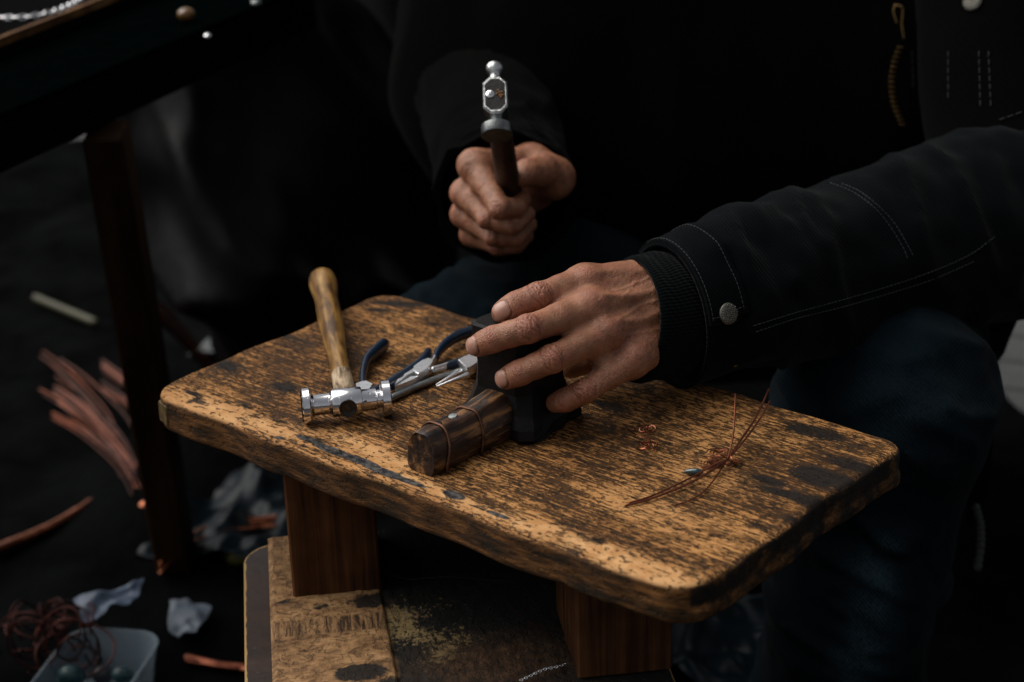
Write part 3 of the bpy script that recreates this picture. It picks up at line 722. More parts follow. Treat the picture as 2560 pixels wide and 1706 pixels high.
# ------------------------------------------------------------------ copper wire pieces
def z5(x, y, z=.001): return at(1540+x/5.6, 1020+y/5.6, TZ+z)
def spiral(c, r, turns, ph, sgn=1, n=60, r0=.0012):
    t = np.linspace(0, 1, n); a = ph+sgn*turns*2*np.pi*t; R = r0+(r-r0)*t
    return np.column_stack([c[0]+R*np.cos(a), c[1]+R*np.sin(a), np.full(n, TZ+.0016)+.0006*np.sin(a*3)])
o = z5(420, 430)
sp1 = thing('wire_ornament', 'small copper wire ornament of two coiled spirals lying alone on the bench', 'wire ornament', (o[0], o[1], TZ))
V, F = tube(spiral(z5(430, 310), .0080, 2.4, .4), .00055, 6); mob('spiral', V, F, COPPER, sp1)
V, F = tube(spiral(z5(425, 540), .0084, 2.5, 2.2, -1), .00055, 6); mob('spiral', V, F, COPPER, sp1)
V, F = tube(smoothpath([z5(128, 240, .002), z5(180, 310, .0025), z5(280, 375, .003), z5(400, 420, .0028), z5(540, 440, .0025), z5(605, 462, .002)]), .00048, 6); mob('wire_arm', V, F, COPPER, sp1)
V, F = tube(smoothpath([z5(235, 255, .002), z5(290, 320, .0025), z5(380, 370, .0025), z5(500, 400, .002)]), .00045, 6); mob('wire_arm', V, F, COPPERD, sp1)
o = z5(1400, 720)
sp2 = thing('beaded_wire_ornament', 'copper wire ornament of looped spirals with a teal bead under the long wires', 'wire ornament', (o[0], o[1], TZ))
V, F = tube(spiral(z5(1450, 650), .0095, 3.3, 1.0), .00045, 6); mob('spiral', V, F, COPPERD, sp2)
V, F = tube(spiral(z5(1340, 800), .0080, 3.0, 2.5, -1), .00045, 6); mob('spiral', V, F, COPPERD, sp2)
V, F = tube(spiral(z5(1620, 770), .0045, 2.0, 2.5, -1), .00042, 6); mob('spiral', V, F, COPPERD, sp2)
V, F = tube(smoothpath([z5(1235, 680, .003), z5(1300, 705, .004), z5(1420, 725, .004)]), .0005, 6); mob('wire_arm', V, F, COPPER, sp2)
V, F = tube(smoothpath([z5(1270, 750, .003), z5(1340, 740, .004), z5(1440, 745, .003)]), .0005, 6); mob('wire_arm', V, F, COPPER, sp2)
bp = [z5(950, 900, .0026), z5(990, 893, .0026), z5(1060, 890, .003), z5(1140, 895, .003), z5(1200, 890, .0025)]
V, F = tube(smoothpath(bp, 4), radii(smoothpath(bp, 4), [.0006, .0014, .0023, .0026, .0013]), 14); mob('bead', V, F, GLASSB, sp2)
def wire(px, z, r, name, label, mat):
    P = smoothpath([z5(x, y, k) for (x, y), k in zip(px, z)], 6); V, F = tube(P, r, 8); return tag(mob(name, V, F, mat), label, 'copper wire')
G5 = 'long copper wires crossing on the bench'
wire([(140, 1368), (400, 1300), (760, 1170), (1080, 1030), (1350, 870), (1570, 710), (1760, 430), (1960, 130), (2140, -260)], [.0012, .0015, .002, .003, .004, .005, .010, .016, .022], .00085, 'copper_wire', 'thickest long copper wire, nearest end furthest from the bead, bending up towards the jeans', COPPERD)
wire([(190, 1330), (480, 1240), (820, 1090), (1130, 935), (1380, 790), (1590, 690), (1840, 400), (2030, 130), (2150, -90)], [.0012, .0015, .002, .003, .006, .008, .012, .017, .021], .0007, 'copper_wire', 'dark copper wire lying just behind the thickest wire, closest to the teal bead', COPPERD)
wire([(820, 1362), (1000, 1310), (1210, 1190), (1370, 1010), (1490, 830), (1570, 690), (1630, 450), (1655, 200), (1668, -60), (1672, -195)], [.0011, .0013, .0016, .002, .003, .006, .012, .019, .026, .029], .00065, 'copper_wire', 'thin curved copper wire whose bright upper tip stands straight up off the bench', COPPERD)
V, F = tube(smoothpath([z5(1645, 592, .007), z5(1608, 640, .008), z5(1615, 700, .008), z5(1660, 745, .006), z5(1730, 770, .003), z5(1735, 742, .002), z5(1680, 745, .003)]), .00065, 8)
mob('wire_loop', V, F, COPPERO, sp2)
# small copper ring pinched on the anvil top
P = [at(1236, 796, TZ+.0850), at(1248, 803, TZ+.0852), at(1265, 803, TZ+.0854), at(1280, 797, TZ+.0854), at(1290, 785, TZ+.0852)]
V, F = tube(smoothpath(P), .0008, 8); tag(mob('copper_strip', V, F, COPPERO), 'bit of bright copper wire held on the anvil top by the index finger', 'copper wire')
P = [at(960, 1430, ZB+.004), at(1020, 1448, ZB+.002), at(1110, 1442, ZB+.006), at(1180, 1447, ZB+.004), at(1290, 1456, ZB+.002)]
V, F = tube(smoothpath(P), .00018, 5); tag(mob('thread', V, F, THREAD), 'hair-thin pale thread lying between the legs of the work stool', 'thread')
P = [at(1190, 1450, ZB+.004), at(1250, 1490, ZB+.005), at(1290, 1530, ZB+.006), at(1330, 1560, ZB+.004), at(1372, 1575, ZB+.003), at(1395, 1620, ZB+.002)]
V, F = tube(smoothpath(P), .00022, 5); tag(mob('thread', V, F, COPPERD), 'hair-thin reddish wire curving down beside the right front leg', 'wire')
def links(P, step, r, w_):
    P = smoothpath(P, 40); L = np.concatenate([[0], np.cumsum(np.linalg.norm(np.diff(P, axis=0), axis=1))]); b = MB(); k = 0
    for s in np.arange(0, L[-1], step):
        p = np.array([np.interp(s, L, P[:, i]) for i in range(3)]); q = np.array([np.interp(s+step*1.25, L, P[:, i]) for i in range(3)])
        a, c = frame(q-p); m = (p+q)/2; d = (q-p)/2; side = a if k % 2 else nrm(a+c)
        ring = [m+d*math.cos(t)+side*w_*math.sin(t) for t in np.linspace(0, 2*np.pi, 9)]
        b.add(*tube(ring, r, 5, cap=False)); k += 1
    return b
links([at(1300, 1702, ZB+.0015), at(1330, 1688, ZB+.0015), at(1360, 1674, ZB+.0015), at(1390, 1668, ZB+.0015), at(1415, 1660, ZB+.0015)], .0022, .0003, .0008).make('fine_chain', SILVER)
tag(bpy.data.objects['fine_chain'], 'short length of fine silver chain on the low stool board', 'chain')

# ------------------------------------------------------------------ the craftsman
person = thing('person', 'seated person in dark canvas jacket and blue jeans, holding a hammer and steadying the anvil', 'person', (.2, 1.9, 0))
BVs = MB(); skin_attr = dict(red=[], nail=[], crease=[])
def hand_surface(fingers, extra, vox, thumb=None):
    prims = []
    for f in fingers: prims += f['pr']
    V, F = nets(prims+extra, vox); V = relax(V, F, 1, .4); N = vnormals(V, F)
    red = np.zeros(len(V)); nail = np.zeros(len(V)); cre = np.zeros(len(V)); disp = np.zeros(len(V))
    for f in fingers:
        J = f['J']; D = f['d']                     # MCP, PIP, DIP, tip centres; dorsal direction
        for ji, (amt, a_, b_) in ((1, (.8, .0095, .0085)), (2, (.6, .006, .007))):
            if ji >= len(J)-1: continue
            o = J[ji]; t = nrm(nrm(J[ji+1]-J[ji])+nrm(J[ji]-J[ji-1])); d = nrm(D-(D @ t)*t); s = np.cross(t, d)
            q = V-o; T = q @ t; S = q @ s; H = q @ d; m = sst(H, .001, .005)*np.exp(-((T/.014)**4))*(np.linalg.norm(q, axis=1) < .024)
            wob = .0011*vnoise(V*330, 3+ji)+.0014*vnoise(V*150, 8+ji)
            if ji == 1:
                rr = np.sqrt((T/a_)**2+(S/b_)**2); ph = np.abs(T+wob*1.3)/.0026-.30*(S/.0065)**2+.35+.5*vnoise(V*110, 5)
                g = np.exp(-((ph-np.round(ph))/.2)**2)*(1-sst(rr, .9, 1.25))*(.55+.45*sst(vnoise(V*160, 4), -.5, .3))
                tl = np.abs(np.abs(T)+.35*S*S/.008+wob-.0085); g = np.maximum(g, .9*np.exp(-(tl/.0006)**2))
                disp += m*.0008*np.exp(-(rr/.9)**2)
                red = np.maximum(red, m*np.exp(-(rr/1.2)**2))
            else:
                ph = (T+wob)/.0021+.18*(S/.004)**2; g = np.exp(-((ph-np.round(ph))/.2)**2)*np.exp(-(T/.0046)**2)*(1-sst(np.abs(S), .0055, .008))
                red = np.maximum(red, .6*m*np.exp(-(T/.007)**2))
            disp -= m*amt*g*.0012; cre = np.maximum(cre, m*amt*g*.95)
        # faint cross lines over the whole finger back
        for a, b in zip(J[:-1], J[1:]):
            t = nrm(b-a); L = np.linalg.norm(b-a); d = nrm(D-(D @ t)*t); q = V-a; T = q @ t; H = q @ d; rad = np.linalg.norm(q-np.outer(T, t), axis=1)
            m = (T > 0)*(T < L)*sst(H, 0, .006)*(rad < .017)
            ph = T/.0017+.55*vnoise(V*120, 11); gg = np.exp(-((ph-np.round(ph))/.2)**2)*sst(vnoise(V*200, 23), -.2, .5); disp -= m*.00016*gg; cre = np.maximum(cre, m*gg*.3)
        if f.get('nail', True):
            tip = J[-1]; t = nrm(J[-1]-J[-2]); d = nrm(f.get('nd', D)-(f.get('nd', D) @ t)*t); s = np.cross(t, d); r = f['rt']
            o = tip+t*(r*.18); q = V-o; T = q @ t; S = q @ s; H = q @ d
            al, aw = .0062, r*.80; rho = (np.abs(T/al)**3.2+np.abs(S/aw)**3.2)**(1/3.2)
            m = (np.linalg.norm(q, axis=1) < .02)*sst(H, r*.05, r*.35)
            ins = m*(1-sst(rho, .92, 1.03)); nail = np.maximum(nail, ins)
            disp += m*(.00038*(1-sst(rho, .85, 1.04))-00.0009*np.exp(-((rho-1.12)/.1)**2)); cre = np.maximum(cre, m*.85*np.exp(-((rho-1.12)/.09)**2))
            red = np.maximum(red, .4*np.exp(-(np.linalg.norm(V-tip, axis=1)/.011)**2))
    return V+N*disp[:, None], F, N, red, nail, cre
def F_(J, rad, d, k=.004, nail=True, nd=None):
    pts = [(np.array(j), r) for j, r in zip(J, rad)]
    # a slightly swollen joint between straighter phalanges
    pr = []
    for (a, ra), (b, rb) in zip(pts, pts[1:]):
        m = a*.5+b*.5; rm = (ra+rb)/2*.945; pr += [rc(a, m, ra, rm, k), rc(m, b, rm, rb, k)]
    o = dict(J=[p[0] for p in pts], pr=pr, d=np.array(d), rt=rad[-1], nail=nail)
    if nd is not None: o['nd'] = np.array(nd)
    return o
toCam = cv(0, -.35, -1.)
# --- the hand that steadies the anvil (seen from the back)
I_ = [dep(1462, 710, 1.424), dep(1345, 742, 1.398), dep(1291, 764, 1.394), dep(1258, 781, 1.393)]
M_ = [dep(1474, 772, 1.404), dep(1320, 823, 1.366), dep(1235, 848, 1.370), dep(1194, 864, 1.378)]
R_ = [dep(1512, 833, 1.400), dep(1378, 898, 1.368), dep(1300, 932, 1.370), dep(1266, 946, 1.376)]
L_ = [dep(1580, 900, 1.408), dep(1462, 978, 1.382), dep(1416, 1000, 1.388), dep(1388, 1008, 1.396)]
fin = [F_(I_, (.0138, .0102, .0097, .0088), toCam, nd=cv(-.45, -.05, -1)), F_(M_, (.0138, .0103, .0094, .0085), toCam, nd=cv(-.35, -.1, -1)),
       F_(R_, (.0128, .0101, .0091, .0082), toCam, nd=cv(-.3, -.1, -1)), F_(L_, (.0122, .0087, .0082, .0072), toCam, nail=False)]
wI, wM, wR, wL = dep(1612, 694, 1.452), dep(1628, 748, 1.443), dep(1640, 806, 1.440), dep(1640, 868, 1.443)
wr = dep(1760, 745, 1.495); el = dep(2560, 505, 1.70)
ex = [rc(I_[0], wI, .0136, .0150, .010), rc(M_[0], wM, .0136, .0150, .010), rc(R_[0], wR, .0126, .0145, .010), rc(L_[0], wL, .0124, .0135, .010),
      rc(dep(1530, 760, 1.440), dep(1640, 770, 1.462), .020, .024, .014), rc(dep(1590, 860, 1.427), wL, .016, .015, .012),
      rc(dep(1640, 770, 1.458), wr, .028, .027, .016), rc(wr, dep(2000, 690, 1.555), .027, .034, .02),
      # thumb behind the anvil
      rc(dep(1560, 740, 1.462), dep(1440, 800, 1.478), .016, .0125, .012), rc(dep(1440, 800, 1.478), dep(1350, 850, 1.474), .0122, .0098, .006)]
ex += [rc(dep(1570, 850, 1.455), dep(1430, 905, 1.468), .020, .013, .012)]
# webs between the fingers
for a, b in ((I_, M_), (M_, R_), (R_, L_)):
    pa, pb = a[0]*.60+a[1]*.40, b[0]*.60+b[1]*.40; bk = cv(0, 0, .004); ex.append(rc(pa+bk, pb+bk, .0062, .0062, .009))
V, F, N, red, nail, cre = hand_surface(fin, ex, .00085)
# tendons, veins, loose skin on the back of the hand
front = sst(N @ nrm(toCam), .1, .5)
def ridge(P0, P1, w_, amp, seed=0, wav=.0015):
    t = P1-P0; L = np.linalg.norm(t); t = t/L; q = V-P0; T = q @ t; s = np.cross(t, nrm(toCam)); s = nrm(s); S = q @ s+wav*np.sin(T/.011+seed)
    return front*amp*np.exp(-(S/w_)**2)*sst(T, -.004, .006)*(1-sst(T, L-.006, L+.004))*(np.abs(q @ nrm(toCam)) < .05)
dsp = ridge(I_[0], wI, .0035, .0009)+ridge(M_[0], wM, .0032, .0012, 1)+ridge(R_[0], wR, .003, .0011, 2)+ridge(L_[0], wL, .003, .0006, 3)
dsp += ridge(dep(1500, 735, 1.41), dep(1620, 715, 1.44), .0016, .0008, 4, .002)+ridge(dep(1530, 805, 1.40), dep(1640, 765, 1.43), .0015, .0008, 5, .0022)+ridge(dep(1545, 870, 1.40), dep(1640, 830, 1.43), .0015, .0007, 1, .002)+ridge(dep(1590, 690, 1.42), dep(1560, 760, 1.42), .0013, .0005, 2)
dsp -= ridge(dep(1480, 738, 1.41), dep(1600, 722, 1.44), .005, .0016, 4, .001)+ridge(dep(1495, 805, 1.40), dep(1600, 780, 1.43), .0045, .0016, 5, .001)+ridge(dep(1545, 872, 1.40), dep(1620, 838, 1.43), .0045, .0014, 1, .001)
for K in (I_, M_, R_, L_): dsp += front*.0012*np.exp(-(np.linalg.norm(V-(K[0]+nrm(toCam)*.012), axis=1)/.0085)**2); red = np.maximum(red, .5*front*np.exp(-(np.linalg.norm(V-(K[0]+nrm(toCam)*.012), axis=1)/.011)**2))
wl = np.abs(fbm(np.column_stack([V @ cv(.8, -.6, 0)*420, V @ cv(.6, .8, 0)*230, V @ cv(0, 0, 1)*230]), 2, 14))
bk_ = front*sst(V @ MC[:, 0]-dep(1440, 800, 1.41) @ MC[:, 0], 0, .02)
dsp -= bk_*.00030*np.exp(-(wl/.1)**2); cre = np.maximum(cre, bk_*.42*np.exp(-(wl/.09)**2))
dsp += .0005*fbm(V*90, 3, 6)
V = V+N*dsp[:, None]
BVs.add(V, F.tolist()); LV_, LF_ = V, F
for k, a in zip(('red', 'nail', 'crease'), (red, nail, cre)): skin_attr[k].append(a)
# --- the fist that grips the raised hammer
fistd = cv(-.7, .3, -.6)
a = [dep(1186, 414, 1.690), dep(1250, 521, 1.650), dep(1292, 520, 1.664), dep(1306, 500, 1.680)]
b_ = [dep(1163, 482, 1.706), dep(1222, 548, 1.672), dep(1282, 566, 1.668), dep(1318, 536, 1.684)]
c_ = [dep(1162, 536, 1.722), dep(1236, 592, 1.690), dep(1290, 594, 1.688), dep(1322, 562, 1.700)]
d_ = [dep(1184, 584, 1.738), dep(1246, 616, 1.710), dep(1292, 612, 1.708), dep(1316, 590, 1.716)]
th = [dep(1384, 446, 1.722), dep(1356, 428, 1.700), dep(1318, 432, 1.676), dep(1306, 440, 1.668)]
ff = [F_(a, (.0118, .0103, .0088, .0078), fistd, .0022, nail=False), F_(b_, (.0112, .0098, .0086, .0078), fistd, .0022, nail=False), F_(c_, (.0107, .0092, .0084, .0077), fistd, .0022, nail=False), F_(d_, (.0103, .0083, .0077, .0071), fistd, .0022, nail=False),
      F_(th, (.0165, .0150, .0120, .0098), cv(0, -.9, -.5), nail=False)]
wr2 = dep(1290, 450, 1.80)
ex2 = [rc(a[0], dep(1250, 415, 1.775), .0125, .019, .010), rc(b_[0], dep(1250, 450, 1.785), .0118, .02, .010), rc(c_[0], dep(1255, 480, 1.79), .0112, .02, .010), rc(d_[0], dep(1265, 510, 1.79), .0108, .02, .010),
       rc(dep(1240, 500, 1.735), dep(1320, 470, 1.75), .024, .024, .015), rc(th[0], wr2, .0165, .027, .012), rc(a[0], dep(1330, 400, 1.735), .0105, .014, .012), rc(dep(1330, 395, 1.735), th[0], .013, .016, .010), rc(dep(1280, 470, 1.78), wr2, .028, .029, .015), rc(wr2, dep(1270, 330, 1.95), .029, .036, .02)]
for p, q in ((a, b_), (b_, c_), (c_, d_)): ex2.append(rc(p[0]*.65+p[1]*.35, q[0]*.65+q[1]*.35, .007, .007, .008))
V, F, N, red, nail, cre = hand_surface(ff, ex2, .0011)
fr_ = sst(N @ nrm(fistd), -.1, .5)
for K in (a, b_, c_, d_):
    for q_, am, wd in ((K[0], .0016, .008), (K[1], .0011, .006)):
        e_ = np.exp(-(np.linalg.norm(V-(q_+nrm(fistd)*.009), axis=1)/wd)**2); V = V+N*(fr_*am*e_)[:, None]; red = np.maximum(red, 1.2*fr_*e_)
cr_ = np.abs(fbm(V*np.array([160, 160, 160]), 2, 31)); V = V+N*(.0006*fbm(V*80, 3, 2)-.0004*np.exp(-(cr_/.08)**2))[:, None]; cre = np.maximum(cre, .5*np.exp(-(cr_/.07)**2))
BVs.add(V, F.tolist())
for k, q in zip(('red', 'nail', 'crease'), (red*.6, nail, cre)): skin_attr[k].append(q)
# --- hidden rest of the body, so that arms and trunk are one figure
shL, shR = np.array([.50, 2.02, 1.02]), np.array([.05, 2.12, 1.02]); elR = dep(1180, 190, 2.06); pel = np.array([.34, 2.12, .27])
kL, kR = dep(2215, 1010, 1.60), dep(1190, 900, 1.82)
body = [rc(dep(2000, 690, 1.555), el, .034, .042, .02), rc(el, shL, .042, .055, .03), rc(dep(1270, 330, 1.95), elR, .036, .042, .02), rc(elR, shR, .042, .055, .03), rc(shL, shR, .07, .07, .05),
        rc(pel, (shL+shR)/2, .13, .13, .05), rc((shL+shR)/2, (shL+shR)/2+np.array([0, -.02, .18]), .06, .055, .04),
        ell((shL+shR)/2+np.array([-.01, -.05, .28]), np.eye(3), (.078, .098, .12), .03), ell((shL+shR)/2+np.array([-.01, -.15, .27]), np.eye(3), (.012, .02, .028), .012),
        rc(pel+[.09, 0, 0], kL, .075, .055, .03), rc(pel-[.09, 0, 0], kR, .075, .055, .03)]
for kk in (kL, kR): ft = np.array([kk[0], kk[1]+.02, .08]); body += [rc(kk, ft, .05, .038, .03), rc(ft, ft+np.array([-.04, -.13, -.04]), .036, .03, .02)]
V, F = nets(body, .012); BVs.add(V, F.tolist())
for k in skin_attr: skin_attr[k].append(np.zeros(len(V)))
BVs.make('body', SKIN, person, attrs={k: np.concatenate(v) for k, v in skin_attr.items()})

# --- jacket
tor = [ell(np.array([.30, 2.10, .80]), np.eye(3), (.31, .20, .42), .06), rc(np.array([.05, 2.08, .55]), np.array([.45, 2.02, .55]), .15, .17, .08), rc(shL, shR, .095, .095, .08), rc(el, shL, .072, .095, .06), rc(elR, shR, .075, .095, .06),
       rc(np.array([.10, 2.02, .62]), np.array([.10, 2.06, .9]), .15, .15, .08), rc(np.array([.44, 1.98, .50]), np.array([.46, 2.0, .9]), .13, .15, .08), rc(dep(2480, 610, 1.78), dep(2440, 850, 1.80), .05, .03, .05), ell(pel+np.array([-.06, -.13, .20]), np.eye(3), (.36, .17, .24), .06)]
V, F = nets(tor, .008); N = vnormals(V, F)
V = V+N*(.012*fbm(V*np.array([7, 7, 3.5]), 3, 12)+.006*(1-np.abs(fbm(V*np.array([9, 9, 5]), 2, 4)))**3)[:, None]
V = relax(V, F, 2)
jk = mob('jacket', V, F, COATB, person)
jbv = BVHTree.FromPolygons([Vector(v) for v in V], F.tolist())
def armtube(P, rv, rd, nseg, nt, th, folds, upv, seed=1, cut=0., ribs=None):
    """open tube along path P; elliptical section (rv along up, rd across); returns V, F, outer grid shape"""
    P = smoothpath(P, max(2, nt//(len(P)-1))); n = len(P); T = np.linspace(0, 1, n)
    rv = np.interp(T, np.linspace(0, 1, len(rv)), rv); rd = np.interp(T, np.linspace(0, 1, len(rd)), rd)
    L = np.concatenate([[0], np.cumsum(np.linalg.norm(np.diff(P, axis=0), axis=1))])
    ang = np.arange(nseg)/nseg*2*np.pi; rows = []; inn = []
    for i in range(n):
        t = nrm(P[min(i+1, n-1)]-P[max(i-1, 0)]); u = nrm(upv-(upv @ t)*t); s = np.cross(t, u)
        dirs = np.cos(ang)[:, None]*u+np.sin(ang)[:, None]*s
        base = P[i]+rv[i]*np.cos(ang)[:, None]*u+rd[i]*np.sin(ang)[:, None]*s
        base = base+t*(cut*np.cos(ang)*(1-sst(np.array(L[i]), 0, .03)))[:, None]
        f = folds(L[i], ang, base) if folds else 0
        rows.append(base+dirs*np.reshape(f, (-1, 1)) if folds else base)
        inn.append(base-dirs*th)
    V = np.vstack(rows); k = min(8, n); VI = np.vstack(inn[:k]); off = len(V); F = []
    for i in range(n-1):
        for j in range(nseg): q = (j+1) % nseg; F.append([i*nseg+j, i*nseg+q, (i+1)*nseg+q, (i+1)*nseg+j])
    for i in range(k-1):
        for j in range(nseg): q = (j+1) % nseg; F.append([off+i*nseg+j, off+(i+1)*nseg+j, off+(i+1)*nseg+q, off+i*nseg+q])
    for j in range(nseg): q = (j+1) % nseg; F.append([j, off+j, off+q, q])
    return np.vstack([V, VI]), F
upL = nrm(cv(-.25, -1, 0))
def foldsL(l, ang, base):
    w1 = fbm(np.column_stack([base @ cv(1, -.25, 0)*22, base @ cv(.25, 1, 0)*9, base @ cv(0, 0, 1)*9]), 3, 5)
    r1 = (1-np.abs(w1))**3; m = sst(np.array(l), .01, .05)*(.35+.65*sst(np.sin(ang), -.2, .6))
    return (.010*r1*m+.005*w1*m+.0015*vnoise(base*60, 2)*m+.006*np.exp(-((l-.075)/.018)**2)*np.cos(ang-.2).clip(0)+.004*np.exp(-((l-.14)/.02)**2)*np.cos(ang+.4).clip(0)).ravel()
PL = [dep(1672, 791, 1.466), dep(1780, 752, 1.490), dep(1960, 706, 1.535), dep(2200, 634, 1.60), dep(2420, 576, 1.665), dep(2600, 505, 1.73), dep(2680, 330, 1.85)]
V, F = armtube(PL, (.0580, .0585, .0655, .074, .084, .094, .09), (.047, .049, .054, .060, .068, .078, .085), 120, 110, .0025, foldsL, upL, cut=.006)
sl1 = mob('sleeve', V, F, COAT, jk); sbv = BVHTree.FromPolygons([Vector(v) for v in V], F)
def ribs(l, ang, base): return .0007*np.abs(np.sin(ang*56))-.0012*np.exp(-((l)/.003)**2)+.001*np.sin(l*260)
PK = [dep(1578, 800, 1.442), dep(1640, 792, 1.457), dep(1690, 782, 1.472), dep(1790, 750, 1.50)]
V, F = armtube(PK, (.0475, .0495, .0495, .0475), (.0375, .0385, .039, .038), 448, 26, .003, ribs, upL, cut=.006)
mob('knit_cuff', V, F, KNIT, jk)
upR = nrm(cv(0, -1, .2))
def foldsR(l, ang, base): w1 = fbm(base*30, 3, 8); return (.006*(1-np.abs(w1))**3+.003*w1).ravel()
V, F = armtube([dep(1262, 488, 1.742), dep(1262, 470, 1.775), dep(1250, 400, 1.85), dep(1225, 290, 1.95), dep(1185, 190, 2.06), dep(1180, 20, 2.1)], (.060, .060, .062, .066, .072, .08), (.064, .062, .062, .066, .072, .08), 80, 60, .003, foldsR, upR)
mob('sleeve', V, F, COATB, jk)

def hit(bvh, px, py):
    h = bvh.ray_cast(Vector(CAM), Vector(ray(px, py)).normalized())
    return (np.array(h[0]), np.array(h[1])) if h[0] else (None, None)
def on_surface(bvh, pts, lift, n=14):
    P = []
    S = smoothpath([(x, y, 0) for x, y in pts], n)
    for x, y, _ in S:
        p, m = hit(bvh, x, y)
        if p is None: continue
        if m @ nrm(CAM-p) < 0: m = -m
        P.append(p+m*lift)
    return np.array(P)
def dashes(P, b, on=.0024, off=.0013, r=.00034):
    if len(P) < 2: return
    L = np.concatenate([[0], np.cumsum(np.linalg.norm(np.diff(P, axis=0), axis=1))])
    for s in np.arange(0, L[-1]-on, on+off):
        p = np.array([np.interp(s, L, P[:, i]) for i in range(3)]); q = np.array([np.interp(s+on, L, P[:, i]) for i in range(3)]); b.add(*tube([p, (p+q)/2, q], r, 5))
# cuff band: a second layer of cloth over the sleeve end
SG = np.array(sl1.data.vertices[0].co); SV = np.array([v.co for v in sl1.data.vertices])+np.array(person.location); SN = 120
def sleeve_pt(l, a, lift):
    rows = (len(SV)-8*SN)//SN; G = SV[:rows*SN].reshape(rows, SN, 3); mid = G.mean(1); L = np.concatenate([[0], np.cumsum(np.linalg.norm(np.diff(mid, axis=0), axis=1))])
    r = np.interp(l, L, np.arange(rows)); r0 = min(int(r), rows-2); fr = r-r0; q = (math.degrees(a) % 360)/360*SN; q0 = int(q) % SN; fq = q-int(q); q1 = (q0+1) % SN
    p = (G[r0, q0]*(1-fq)+G[r0, q1]*fq)*(1-fr)+(G[r0+1, q0]*(1-fq)+G[r0+1, q1]*fq)*fr; c = mid[r0]*(1-fr)+mid[r0+1]*fr
    return p+nrm(p-c)*lift
def band():
    m, k = 40, 16; A = np.radians(np.linspace(-25, 107, m)); V = []; W_ = []
    for a in A:
        for t in np.linspace(0, 1, k):
            l = .0008+.0345*t; tip = sst(np.array(math.degrees(a)), 96, 107)*.010*(abs(t-.42)*1.6)
            V.append(sleeve_pt(l, a-math.radians(tip*400), .0028)); W_.append(sleeve_pt(l, a-math.radians(tip*400), .0003))
    V = np.array(V); W_ = np.array(W_); F = []; o = m*k
    for i in range(m-1):
        for j in range(k-1): F.append([i*k+j, (i+1)*k+j, (i+1)*k+j+1, i*k+j+1]); F.append([o+i*k+j, o+i*k+j+1, o+(i+1)*k+j+1, o+(i+1)*k+j])
    per = [i*k for i in range(m)]+[(m-1)*k+j for j in range(1, k)]+[i*k+k-1 for i in range(m-2, -1, -1)]+[j for j in range(k-2, 0, -1)]
    for i in range(len(per)): a, c = per[i], per[(i+1) % len(per)]; F.append([c, a, o+a, o+c])
    V = np.vstack([V, W_]); mob('cuff_band', V, F, COAT, jk); return BVHTree.FromPolygons([Vector(v) for v in V], F)
pbv = band()
b = MB()
for l in (.0034, .0322): dashes(np.array([sleeve_pt(l, math.radians(a), .0031) for a in np.linspace(-20, 101, 60)]), b)
dashes(np.array([sleeve_pt(l, math.radians(101-abs(l-.0155)*150), .0031) for l in np.linspace(.0034, .0322, 12)]), b)
for pts, bv_ in (
             ([(1884, 815), (1990, 782), (2100, 752), (2210, 720), (2320, 683), (2420, 640), (2490, 590)], sbv), ([(1890, 830), (1990, 797), (2110, 767), (2220, 735), (2330, 700), (2440, 652)], sbv),
             ([(2075, 458), (2130, 480), (2180, 515), (2220, 560), (2255, 615), (2270, 650)], sbv), ([(2105, 460), (2150, 480), (2200, 520), (2240, 565), (2275, 625), (2286, 650)], sbv)):
    P = on_surface(bv_, pts, .0003); dashes(P, b)
b.make('stitching', THREAD, jk)
FADED = M_simple('faded_thread', (.012, .015, .017), .8, 0, .4, 600, 0)
for pts in ([(2372, 130), (2372, 255)], [(2448, 130), (2452, 270)], [(2472, 130), (2478, 270)], [(2280, 130), (2284, 230)], [(2500, 300), (2530, 290), (2558, 280)]):
    b = MB(); dashes(on_surface(jbv, pts, .001), b, .0045, .003, .0005)
    if b.n: b.make('pocket_seam', FADED, jk)
def snap(bvh, px, py, r, mat, n=4):
    p, q = hit(bvh, px, py)
    if p is None: return
    if q @ nrm(CAM-p) < 0: q = -q
    b = MB(); b.add(*lathe([(-.001, r*.9), (.0008, r*.97), (.0014, r), (.0022, r*.93), (.0026, r*.8), (.0029, r*.5), (.003, .0001)], p, q, 40))
    a, c = frame(q)
    for i in range(90):
        rr = r*.9*math.sqrt((i+.5)/90); t = i*2.39996; o = p+q*(.0023+.0007*(1-(rr/r)**2))+rr*(math.cos(t)*a+math.sin(t)*c)
        b.add(*tube([o-q*.0003, o+q*.0005], r*.06, 6))
    b.make('snap_button', mat, jk)
snap(pbv, 1819, 785, .0086, PEWTER)
snap(jbv, 2432, 4, .0095, PEWTER)
p, q = hit(sbv, 1838, 916)
if p is not None:
    if q @ nrm(CAM-p) < 0: q = -q
    V, F = lathe([(-.001, .0022), (.0008, .0022), (.0012, .0015), (.0013, .0001)], p, q, 16); mob('rivet', V, F, BRASS, jk)
